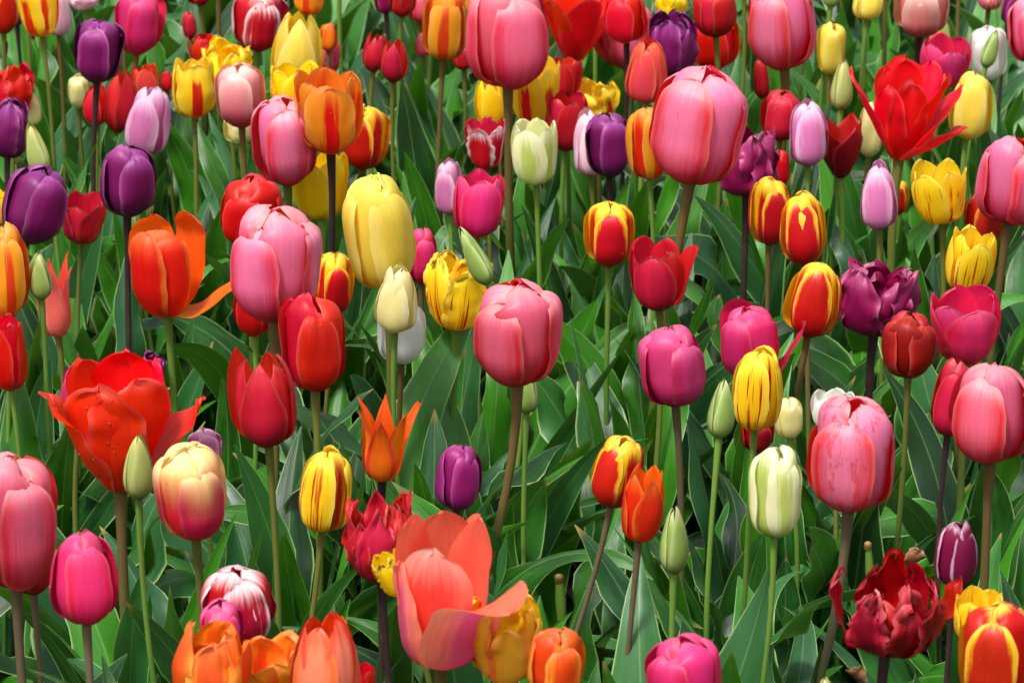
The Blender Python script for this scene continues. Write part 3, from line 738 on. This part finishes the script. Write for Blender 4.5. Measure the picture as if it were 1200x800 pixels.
T(382, 786, 80, 132, 'point', 'apricot', 4, 'closed apricot and orange tulip rising from the bottom edge', rot=-14, te=(1.9, 0.6))
T(424, 800, 30, 42, 'cup', 'red', 2, 'bit of a red tulip at the bottom edge beside the closed apricot one')
T(518, 698, 112, 176, 'cup', 'salmon', 4, 'very large salmon tulip with two front petals folding down', special='flop_b', st='b')
T(458, 674, 32, 52, 'cup', 'bright', 3.5, 'frilly yellow tulip edge sticking out behind the salmon one', fringe=0.18, tilt=-22)
T(443, 630, 76, 102, 'double', 'crimson', 3, 'ragged crimson parrot tulip on a black stem beside the salmon one', ruf=0.11, fringe=0.12, n=10, te=(1.5, 0.9), close=-.12, st='d', sx=6)
T(450, 518, 74, 94, 'lily', 'lilyorange', 3, 'orange lily shaped tulip with pointed outward petals', rot=-4, st='d')
T(382, 574, 62, 98, 'tall', 'dashed', 3, 'yellow tulip with red dashes beside the orange lily shaped one', rot=-18, tilt=6, st='o', sx=-18)
T(537, 559, 52, 78, 'egg', 'violet', 0, 'violet purple tulip low among leaves near the curved brown stem', rot=28, st='d')
T(724, 553, 62, 86, 'egg', 'redgold', 2, 'red and golden tulip behind an orange one, leaning on a purple stem', rot=-30, tilt=10, st='m', sx=-44)
T(752, 592, 50, 88, 'cup', 'orange', 3, 'slim orange tulip with toothed top on a mauve stem', rot=24, te=(1.4, 0.8), st='m', sx=-8)
T(790, 632, 34, 84, 'bud', 'bud', 3, 'pointed green bud beside the slim orange tulip', st='g')
T(618, 456, 28, 58, 'bud', 'bud', 1, 'green bud hidden under the large round pink tulip', st='g')
T(594, 752, 80, 92, 'double', 'parrotgold', 3, 'yellow and rust brown ruffled tulip beside the salmon one', ruf=0.14, n=9, rot=10)
T(652, 776, 66, 86, 'egg', 'parrotorange', 4, 'orange tulip at the bottom edge next to the rust brown ruffled one', rot=14)
T(801, 790, 88, 88, 'egg', 'hot', 4, 'hot pink tulip rising from the bottom edge, alone amid leaves', rot=-26)
T(1044, 712, 96, 108, 'double', 'parrotred', 3, 'crimson parrot tulip with twisted spreading petals', special='parrot', st='d')
T(1120, 649, 50, 82, 'narrow', 'purplewhite', 2, 'purple tulip with thin white petal edges above the crimson parrot', rot=24, st='d')
T(1146, 724, 56, 62, 'cup', 'streaky', 3, 'yellow tulip behind the big red one at the lower corner')
T(1168, 770, 92, 128, 'egg', 'redgold', 4, 'big red tulip with yellow rim at the lower corner', rot=-22, st='o', plain=True)
T(967, 818, 28, 54, 'bud', 'budpale', 3, 'tip of a pale green bud at the bottom edge below the crimson parrot', st='g')
# --- the row behind: only stems and leaves reach into the picture
for bx, by, bc in ((30, -60, 'red'), (150, -75, 'pink'), (255, -52, 'yellow'), (398, -58, 'hot'), (505, -70, 'rose'), (640, -85, 'red'),
                   (700, -60, 'lilac'), (812, -70, 'yellow'), (868, -55, 'pink'), (948, -78, 'rose'), (1012, -62, 'crimson'), (1125, -66, 'hot'), (1045, -90, 'yellow')):
    T(bx, by, 48, 66, 'egg', bc, 1, 'tulip of the back row whose stem runs up out of the picture', group='tulips of the back row')

# ---------------------------------------------------------------- ground
gn = 60
ax = np.concatenate([np.linspace(-120, -3, 8), np.linspace(-2, 2, 81), np.linspace(3, 120, 8)])
ay = np.concatenate([np.linspace(-60, 1.5, 6), np.linspace(2, 10, 161), np.linspace(12, 240, 10)])
GX, GY = np.meshgrid(ax, ay)
rg_ = np.random.default_rng(4)
GZ = 0.012 * np.sin(GX * 9 + 1.3 * np.sin(GY * 7)) * np.sin(GY * 11) + rg_.uniform(-0.006, 0.006, GX.shape)
GZ = np.where((np.abs(GX) < 2.2) & (GY > 1.9) & (GY < 10.2), GZ, 0.0)
gv = np.stack([GX, GY, GZ], -1).reshape(-1, 3)
guv = np.stack([GX, GY], -1).reshape(-1, 2) * 0.01
gm = mesh_from('ground', gv, topo(len(ay), len(ax)), guv, SOIL)
ground = link('ground', gm)
ground['kind'] = 'structure'
ground['label'] = 'dark brown crumbly soil of the flower bed'

# ---------------------------------------------------------------- where every head stands
GROUPS = {}


def group_of(t):
    if t['kind'] == 'bud':
        return 'green tulip buds in the bed'
    c = t['col']
    for key, words in (('pink tulips', 'pink pinkmottle rose blush pinkcream salmon coralpink'), ('hot pink and magenta tulips', 'hot magenta'),
                       ('red tulips', 'red scarlet crimson darkred coral parrotred'), ('yellow tulips', 'yellow bright cream parrotgold'),
                       ('yellow tulips with red flames', 'streaky dashed flamed'), ('red tulips with golden rims', 'redgold redamber'),
                       ('orange tulips', 'sunset orange amber lilyorange apricot parrotorange'), ('purple tulips', 'purple violet plum purplewhite'),
                       ('lilac tulips', 'lilac palelilac'), ('white and cream tulips', 'white creamgreen'), ('red and white tulips', 'redwhite')):
        if c in words.split():
            return key
    return 'tulips'


HEADS = []
for i, t in enumerate(TUL):
    rng = np.random.default_rng(1000 + i)
    t['rng'] = rng
    zc = 0.405 + 0.030 * t['layer'] + rng.uniform(-0.004, 0.004)
    ctr = on_height(t['x'], t['y'], zc)
    depth = ctr[1] * CP - (ctr[2] - CAM_Z) * SP
    mpp = depth / FPX
    t['R'] = 0.5 * t['w'] * mpp * (0.955 if t['kind'] in ('egg', 'tall') and t['w'] > 54 else 1.0)
    t['H'] = t['h'] * mpp / (CP + 0.04)
    t['ctr'], t['mpp'], t['depth'] = ctr, mpp, depth
    HEADS.append((t['x'], t['y'], t['w'] * 0.5, t['h'] * 0.5, depth))
for px_, py_, a_, b_, z_ in ((655, 690, 9, 22, .25), (1017, 652, 8, 22, .28), (1070, 644, 20, 22, .27), (1003, 776, 20, 22, .30)):
    HEADS.append((px_, py_, a_, b_, np.linalg.norm(on_height(px_, py_, z_) - np.array([0, 0, CAM_Z])) * 0.999))
HEADS = np.array(HEADS)


def clear_of_heads(P, own):
    """False when a leaf would stand in front of a flower that the photograph shows free."""
    px, py, dp = to_px(P)
    for k in range(len(HEADS)):
        if k == own:
            continue
        hx, hy, a, b, hd = HEADS[k]
        if hd < dp.min() + 0.01:
            continue
        q = ((px - hx) / (a * 0.98 + 2)) ** 2 + ((py - hy) / (b * 0.98 + 2)) ** 2
        if np.any((q < 1) & (dp < hd)):
            return False
    hx, hy, a, b, hd = HEADS[own]
    q = ((px - hx) / (a + 2)) ** 2 + ((py - hy) / (b + 2)) ** 2
    return not np.any((q < 1) & (dp < hd + 0.01))


SPECIAL = {
    # per petal: azimuth in degrees (0 faces the viewer, + to the right), inner?, splay, curl, length, width
    'flop_a': [(-38, 0, .04, -.02, 1.0, 1.0), (200, 0, .20, .15, 1.0, 1.05), (84, 0, .80, .55, .86, .95), (24, 1, .04, .0, .97, .95), (138, 1, .26, .22, 1.03, 1.0), (262, 1, .0, .0, .95, 1.0)],
    'flop_b': [(-66, 0, -.06, .25, .78, .72), (36, 0, .03, 2.0, .97, 1.12), (180, 0, .02, -.1, .98, 1.0), (-14, 1, .02, -.05, .97, 1.15), (122, 1, .05, -.05, 1.02, .95), (240, 1, .03, -.05, 1.0, .95)],
    'open_a': [(4, 0, -.10, -.25, .86, .60), (-80, 0, .16, .22, .98, .60), (96, 0, .16, .05, .90, .80), (58, 1, .05, .0, .98, .62), (178, 1, -.06, -.2, 1.0, 1.0), (-46, 1, .0, -.1, .80, .70), (126, 1, -.05, .1, 1.0, .7), (64, 0, .42, .25, .70, .8), (232, 1, .0, -.1, .9, .8)],
    'open_b': [(34, 0, -.10, -.30, .95, 1.05), (-26, 0, -.08, -.25, .92, 1.0), (-80, 0, .06, .25, .86, .85), (98, 0, .26, .12, .84, .72), (172, 1, -.10, -.2, 1.04, .9), (-120, 1, -.02, -.1, 1.0, .9), (120, 1, -.05, -.2, 1.0, .8)],
    'parrot': [(-38, 0, .03, -.1, .74, .75), (18, 0, .12, .0, .70, .70), (60, 0, .20, .15, .84, .75), (102, 0, .42, .0, .98, .62), (-98, 0, .34, -.1, .95, .48), (184, 1, -.05, -.1, 1.06, .62), (135, 1, .10, -.1, .92, .8), (36, 1, .06, -.15, .86, .8), (-16, 1, .04, -.1, .74, .8), (228, 1, .0, .0, .86, .7), (75, 1, .16, .0, .9, .7)],
}


def cluster_stamens(rng, R):
    V, F, UV = [], [], []
    base = 0
    for k in range(7):
        a = k / 6 * 2 * np.pi
        rr = 0.0 if k == 6 else 0.16 * R
        top = 0.55 * R if k < 6 else 0.75 * R
        path = np.array([[math.cos(a) * rr * (0.7 + 0.6 * q), math.sin(a) * rr * (0.7 + 0.6 * q), top * q] for q in np.linspace(0.02, 1, 8)])
        rad = np.where(np.linspace(0, 1, 8) > 0.55, 0.060 * R, 0.030 * R)
        if k == 6:
            rad = np.full(8, 0.075 * R)
        p, f, uv = tube(path, rad, 6)
        V.append(p)
        F.append(f + base)
        UV.append(uv)
        base += len(p)
    return np.vstack(V), np.vstack(F), np.vstack(UV)


STAMEN = stem_mat('stamen_dark', (30, 22, 30), (190, 180, 80))

n_leaf = 0
DROP_POINTS = []
WATER = bpy.data.materials.new('water')
WATER.use_nodes = True
wb_ = WATER.node_tree.nodes['Principled BSDF']
wb_.inputs['Base Color'].default_value = (0.9, 0.75, 0.75, 1)
wb_.inputs['Roughness'].default_value = 0.03
wb_.inputs['IOR'].default_value = 1.33
wb_.inputs['Transmission Weight'].default_value = 0.95
for i, t in enumerate(TUL):
    rng = t['rng']
    R, H, ctr, mpp = t['R'], t['H'], t['ctr'], t['mpp']
    kind = t['kind']
    tilt = R_(t.get('tilt', rng.uniform(-6, 6)))
    fwd = R_(t.get('fwd', rng.uniform(-5, 7)))
    M = rot_head(tilt, fwd)
    base = ctr - M @ np.array([0, 0, H * 0.5])
    # ---- the plant's foot on the soil
    sx = t.get('sx', rng.uniform(-9, 9))
    foot = np.array([base[0] + sx / 200.0 * base[2] * CP, base[1] + rng.uniform(-0.02, 0.03), -0.012])
    name = 'tulip_bud' if kind == 'bud' else 'tulip'
    root = bpy.data.objects.new(name, None)
    root.empty_display_size = 0.03
    col.objects.link(root)
    root.location = foot.tolist()
    root['label'] = t['label']
    root['category'] = 'tulip bud' if kind == 'bud' else 'tulip'
    root['group'] = t.get('group') or group_of(t)
    t['root'], t['foot'], t['base'] = root, foot, base
    # ---- stem
    axis = M @ np.array([0, 0, 1.0])
    ln = base[2]
    c1 = foot + np.array([rng.uniform(-.004, .004), 0, ln * 0.45])
    c2 = base - axis * ln * 0.38
    q = np.linspace(0, 1, 16)[:, None]
    path = (1 - q) ** 3 * foot + 3 * (1 - q) ** 2 * q * c1 + 3 * (1 - q) * q ** 2 * c2 + q ** 3 * (base + axis * H * 0.015)
    t['path'] = path
    sr = min(max(R * 0.115, 0.0024), 0.0046)
    rad = sr * (1.12 - 0.22 * q[:, 0])
    wb = rng.uniform(-.0022, .0022, 2)
    path += np.stack([wb[0] * np.sin(q[:, 0] * 7.0), wb[1] * np.sin(q[:, 0] * 5.0), 0 * q[:, 0]], -1) * (q * (1 - q) * 4)
    rad *= 1 + 0.05 * np.sin(q[:, 0] * 23 + i) * rng.uniform(0, 1)
    rad[-2:] *= (1.12, 1.5)
    V, F, UV = tube(path - foot, rad, 10)
    st = t.get('st') or ('g' if kind == 'bud' else rng.choice(['o', 'g', 'o', 'b'] if t['col'] not in ('purple', 'plum', 'violet') else ['d']))
    link('stem', mesh_from('stem', V, F, UV, STEMS[st]), root)
    # ---- petals
    mat = pmat(t['col'])
    rot = R_(t.get('rot', rng.uniform(-30, 30)))
    ruf, fr = t.get('ruf', 0.0), t.get('fringe', 0.0)
    mouth, gam = (0.0, 1.0) if kind in ('bud', 'wide', 'lily') else (rng.uniform(-.14, .16), rng.uniform(.90, 1.14))
    specs = []
    if t.get('special'):
        for (az, inn, spl, cu, lk, wk) in SPECIAL[t['special']]:
            kw = dict(inner=inn, splay=spl, curl=cu, W=K[kind]['W'] * wk * (1.25 if kind == 'wide' else 1.1), lenk=lk)
            if t['special'] == 'parrot':
                kw.update(ruf=0.13, fringe=0.20, te=((1.4, .9) if az == R_(184) else None), twist=rng.uniform(-.2, .2))
            elif t['special'] == 'open_a':
                kw.update(ruf=0.035, te=(2.1, 0.55), twist=rng.uniform(-.15, .15))
            elif t['special'] == 'open_b':
                kw.update(ruf=0.06, te=(2.4, 0.52))
            else:
                kw.update(ruf=0.03)
            specs.append((R_(az), kw))
    else:
        n = t.get('n', 9 if kind == 'double' else 6)
        for j in range(n):
            if n == 6:
                inn = 0.0 if j < 3 else 1.0
                az = rot + (j % 3) * 2.0944 + (1.0472 if j >= 3 else 0.0) + rng.uniform(-.16, .16)
            else:
                ring = j // 5 if n > 6 else 0
                inn = 0.35 + 1.1 * ring if n > 8 else 0.3 + 0.7 * (j % 2)
                az = rot + (j % 5) * 1.2566 + ring * 0.63 + rng.uniform(-.14, .14) if n > 8 else rot + j * 2 * math.pi / n
            lk = rng.uniform(.87, .96) if kind in ('egg', 'tall', 'narrow') and inn < 0.5 else (rng.uniform(.99, 1.03) if kind in ('egg', 'tall', 'narrow') else rng.uniform(.93, 1.02))
            tws = rng.uniform(-.05, .05)
            spl, cu = t.get('pet', {}).get(j, (rng.uniform(-.015, .045), rng.uniform(-.10, .10)))
            if kind == 'double':
                spl += rng.uniform(-.05, .14)
                cu += rng.uniform(-.45, .35) - t.get('close', 0.0)
                lk *= rng.uniform(.82, 1.05)
                tws = rng.uniform(-.35, .35)
            if kind == 'bud':
                spl, cu = 0.0, 0.0
            kw = dict(inner=inn, splay=spl, curl=cu, lenk=lk, ruf=ruf * rng.uniform(.7, 1.3), fringe=fr, W=t.get('W'), te=t.get('te'), twist=tws, mouth=mouth, gam=gam)
            if n == 6 and j >= 3 and kind in ('egg', 'tall', 'narrow'):
                kw['rk'] = (1.04, 0.97, 0.90)[(j + i) % 3]
                kw['lenk'] = (0.985, 1.01, 1.03)[(j + i) % 3] * rng.uniform(.985, 1.01)
            if kind == 'bud':
                kw.update(wob=0.3, W=1.12 if inn == 0 else 1.0)
            specs.append((az, kw))
    big = t['w'] > 60 or ruf or fr
    for az, kw in specs:
        P, F, UV = petal_grid(rng, kind, R, H, az, nv=26 if big else 18, nu=19 if (ruf or fr) else (15 if big else 11), **kw)
        m2 = mat
        if t['special'] == 'flop_b' if t.get('special') else False:
            m2 = pmat('salmoninner') if kw['inner'] else mat
        if t['col'] == 'redgold' and kw['inner'] and not t.get('plain'):
            m2 = pmat('goldinner')
        P = P @ M.T
        if t.get('special') == 'open_b' and az in (R_(-26), R_(-80), R_(34)):
            g_ = P.reshape(26, -1, 3)[8:24, 1:-1].reshape(-1, 3)
            DROP_POINTS += [p_ + np.array([0, -.0006, .0002]) for p_ in g_ if p_[0] < 0.012]
        link('petal', mesh_from('petal', P, F, UV, m2), root, base - foot)
    if t.get('special') == 'open_b':
        # rain drops left on the petals
        V, F, UV = [], [], []
        off = 0
        pts = np.array(DROP_POINTS)
        for k_ in rng.choice(len(pts), 34, replace=False):
            s_ = rng.uniform(.0005, .0011)
            th, ph_ = np.meshgrid(np.linspace(0, np.pi, 6), np.linspace(0, 2 * np.pi, 9), indexing='ij')
            P = np.stack([np.sin(th) * np.cos(ph_), np.sin(th) * np.sin(ph_), np.cos(th)], -1).reshape(-1, 3) * s_ + pts[k_]
            V.append(P)
            F.append(topo(6, 9) + off)
            UV.append(np.zeros((len(P), 2)))
            off += len(P)
        dr = link('water_drops', mesh_from('water_drops', np.vstack(V), np.vstack(F), np.vstack(UV), WATER), root, base - foot)
        dr['kind'] = 'stuff'
    if kind in ('wide', 'lily'):
        P, F, UV = cluster_stamens(rng, R)
        link('stamens', mesh_from('stamens', P @ M.T, F, UV, STAMEN), root, base - foot)

# ---------------------------------------------------------------- leaves of every plant
for i, t in enumerate(TUL):
    rng = np.random.default_rng(5000 + i)
    foot, root, path = t['foot'], t['root'], t['path']
    hgt = t['base'][2]
    nl = 5 if t['w'] > 40 else 4
    a0 = rng.uniform(0, 6.28)
    for j in range(nl):
        for attempt in range(18):
            sc = 1.0 - 0.036 * attempt
            q = [0.05, 0.08, 0.16, 0.28, 0.42][j] + rng.uniform(-.03, .05)
            s = path[min(int(q * 15), 14)]
            az = a0 + j * 2.4 + rng.uniform(-.5, .5) + attempt * 0.45
            L = rng.uniform(0.24, 0.37) * sc * (1.0, 1.0, 0.92, 0.82, 0.62)[j] * (hgt / 0.38) ** 0.6
            Wd = rng.uniform(0.046, 0.084) * (1.0, 0.95, 0.85, 0.70, 0.55)[j] * (0.6 + 0.4 * sc)
            P, F, UV = leaf_grid(rng, s - foot, az, L, Wd, rng.uniform(1.18, 1.54), rng.uniform(0.1, 0.9) if rng.random() < 0.62 else rng.uniform(0.9, 2.3),
                                 fold=rng.uniform(.2, .95), wave=rng.choice([0.07, 0.14, 0.21, 0.28]), twist=rng.normal(0, .9), side=rng.normal(0, .75))
            if clear_of_heads(P + foot, i):
                link('leaf', mesh_from('leaf', P, F, UV, LEAF), root)
                n_leaf += 1
                break
# ---- broad leaves that stand out in the bed, each growing from a plant beside it: foot pixel, tip pixel, width in pixels, height of the tip
for (bx, by, tx, ty, wp, zt) in ((492, 575, 546, 408, 46, .33), (72, 410, 122, 244, 40, .36), (716, 530, 706, 306, 62, .30), (606, 600, 730, 408, 30, .33), (622, 612, 716, 512, 36, .31),
                                 (288, 610, 260, 442, 46, .33), (850, 750, 897, 622, 60, .30), (918, 750, 921, 652, 42, .28), (1036, 630, 1112, 520, 46, .32), (188, 800, 277, 602, 24, .38),
                                 (296, 772, 428, 660, 30, .36), (128, 800, 16, 712, 30, .32), (524, 650, 486, 543, 40, .35), (362, 285, 394, 184, 26, .37), (528, 340, 474, 178, 40, .30),
                                 (832, 360, 852, 232, 46, .30), (662, 560, 640, 330, 44, .28), (1075, 560, 1102, 440, 40, .31), (230, 360, 262, 240, 40, .31), (196, 560, 250, 400, 44, .31),
                                 (20, 560, 60, 420, 44, .34), (440, 480, 410, 440, 40, .32), (1185, 620, 1150, 545, 60, .32), (690, 700, 660, 610, 40, .33), (560, 660, 600, 590, 50, .31), (760, 480, 840, 380, 40, .30)):
    tip = on_height(tx, ty, zt)
    low = on_depth(bx, by, tip[1] + 0.015)
    feet = np.array([u_['foot'] for u_ in TUL])
    kk = int(np.argmin(np.linalg.norm((feet - low)[:, :2], axis=1)))
    fo = feet[kk]
    rng = np.random.default_rng(int(bx * 7 + ty))
    wd = wp * TUL[kk]['mpp'] * 1.15
    P, F, UV = blade_along(rng, [np.array([0, 0, .03]), low * np.array([1, 1, 1]) - fo + np.array([0, 0, .02]), tip - fo], wd, (rng.normal(0, .25), -1.0, 0.35), wave=rng.uniform(.03, .13), fold=rng.uniform(.2, .6))
    if clear_of_heads(P + fo, kk):
        link('leaf', mesh_from('leaf', P, F, UV, LEAF), TUL[kk]['root'])
        n_leaf += 1
    else:
        print('leaf blocked', bx, by, tx, ty)
print('tulips', len(TUL), 'leaves', n_leaf)

# ---------------------------------------------------------------- the dense undergrowth nobody could count
rng = np.random.default_rng(77)
Vs, Fs, Us = [], [], []
off = 0
NU = 4200
for k in range(NU):
    y = rng.uniform(2.9, 7.6) if k % 2 else rng.uniform(4.8, 8.4)
    half = 0.105 * y + 0.55
    x = rng.uniform(-half, half)
    L = rng.uniform(0.16, 0.36)
    P, F, UV = leaf_grid(rng, (x, y, -0.01), rng.uniform(0, 6.28), L, rng.uniform(0.038, 0.074), rng.uniform(1.12, 1.54), rng.uniform(0.1, 1.9),
                         fold=rng.uniform(.2, .8), wave=rng.choice([.04, .1, .17]), twist=rng.normal(0, .6), side=rng.normal(0, .4), nv=14, nu=7)
    px, py, dp = to_px(P)
    bad = False
    for hx, hy, a, b, hd in HEADS:
        if hd < dp.min():
            continue
        if np.any((((px - hx) / a) ** 2 + ((py - hy) / b) ** 2 < 1) & (dp < hd)):
            bad = True
            break
    if bad:
        continue
    Vs.append(P)
    Fs.append(F + off)
    Us.append(UV)
    off += len(P)
und = link('tulip_foliage', mesh_from('tulip_foliage', np.vstack(Vs), np.vstack(Fs), np.vstack(Us), LEAF))
und['kind'] = 'stuff'
und['label'] = 'dense green tulip leaves filling the bed between the flowers'
und['category'] = 'foliage'

# ---------------------------------------------------------------- cut stalks and fallen bits
def stalk(px, py, zt, r, label):
    tip = on_height(px, py, zt)
    rng = np.random.default_rng(int(px))
    foot = np.array([tip[0] + rng.uniform(-.01, .01), tip[1] + 0.01, -0.01])
    root = bpy.data.objects.new('cut_stalk', None)
    root.empty_display_size = 0.03
    col.objects.link(root)
    root.location = foot.tolist()
    root['label'], root['category'], root['group'] = label, 'cut stalk', 'cut flower stalks in the bed'
    q = np.linspace(0, 1, 14)[:, None]
    path = foot + (tip - foot) * q + np.array([0.006, 0, 0]) * np.sin(q * 3.1)
    rad = np.full(14, r)
    rad[-2:] *= (1.18, 0.75)
    V, F, UV = tube(path - foot, rad, 10)
    link('stem', mesh_from('stem', V, F, UV, STEMS['g']), root)
    V, F, UV = tube(np.array([tip - foot + [0, 0, z] for z in (-.004, -.001, .002, .0035)]), np.array([r * 1.02, r * 1.06, r * .9, r * .15]), 10)
    link('withered_tip', mesh_from('withered_tip', V, F, UV, WITHER), root)


WITHER = stem_mat('withered', (150, 120, 60), (96, 70, 36))
stalk(655, 676, .27, .0040, 'cut green stalk with a brown end behind the orange tulip at the bottom edge')
stalk(1017, 638, .30, .0034, 'cut stalk with a yellowish end above the crimson parrot tulip')


def shrivelled(px, py, zt, size, seed, label):
    """a dried, curled petal caught between the leaves"""
    rng = np.random.default_rng(seed)
    p = on_height(px, py, zt)
    P, F, UV = petal_grid(rng, 'egg', size, size * 1.5, 0.0, curl=-1.6, splay=0.2, ruf=0.22, fringe=0.15, nv=22, nu=17)
    M = rot_head(rng.uniform(-.9, .9), rng.uniform(.2, 1.0))
    o = link('withered_petal', mesh_from('withered_petal', P @ M.T, F, UV, DRY), None, p)
    o['label'], o['category'], o['group'] = label, 'withered petal', 'withered petals in the leaves'


DRY = petal_mat('petal_dry', mid=(112, 70, 42), edge=(150, 104, 66), base=(84, 50, 30), inn=(120, 80, 50), trans=0.15, rough=0.6)
shrivelled(1070, 648, .27, .014, 5, 'brown crumpled petal lying on a leaf beside the purple white edged tulip')
shrivelled(1003, 782, .30, .013, 8, 'rusty curled petal hanging on a leaf under the crimson parrot tulip')
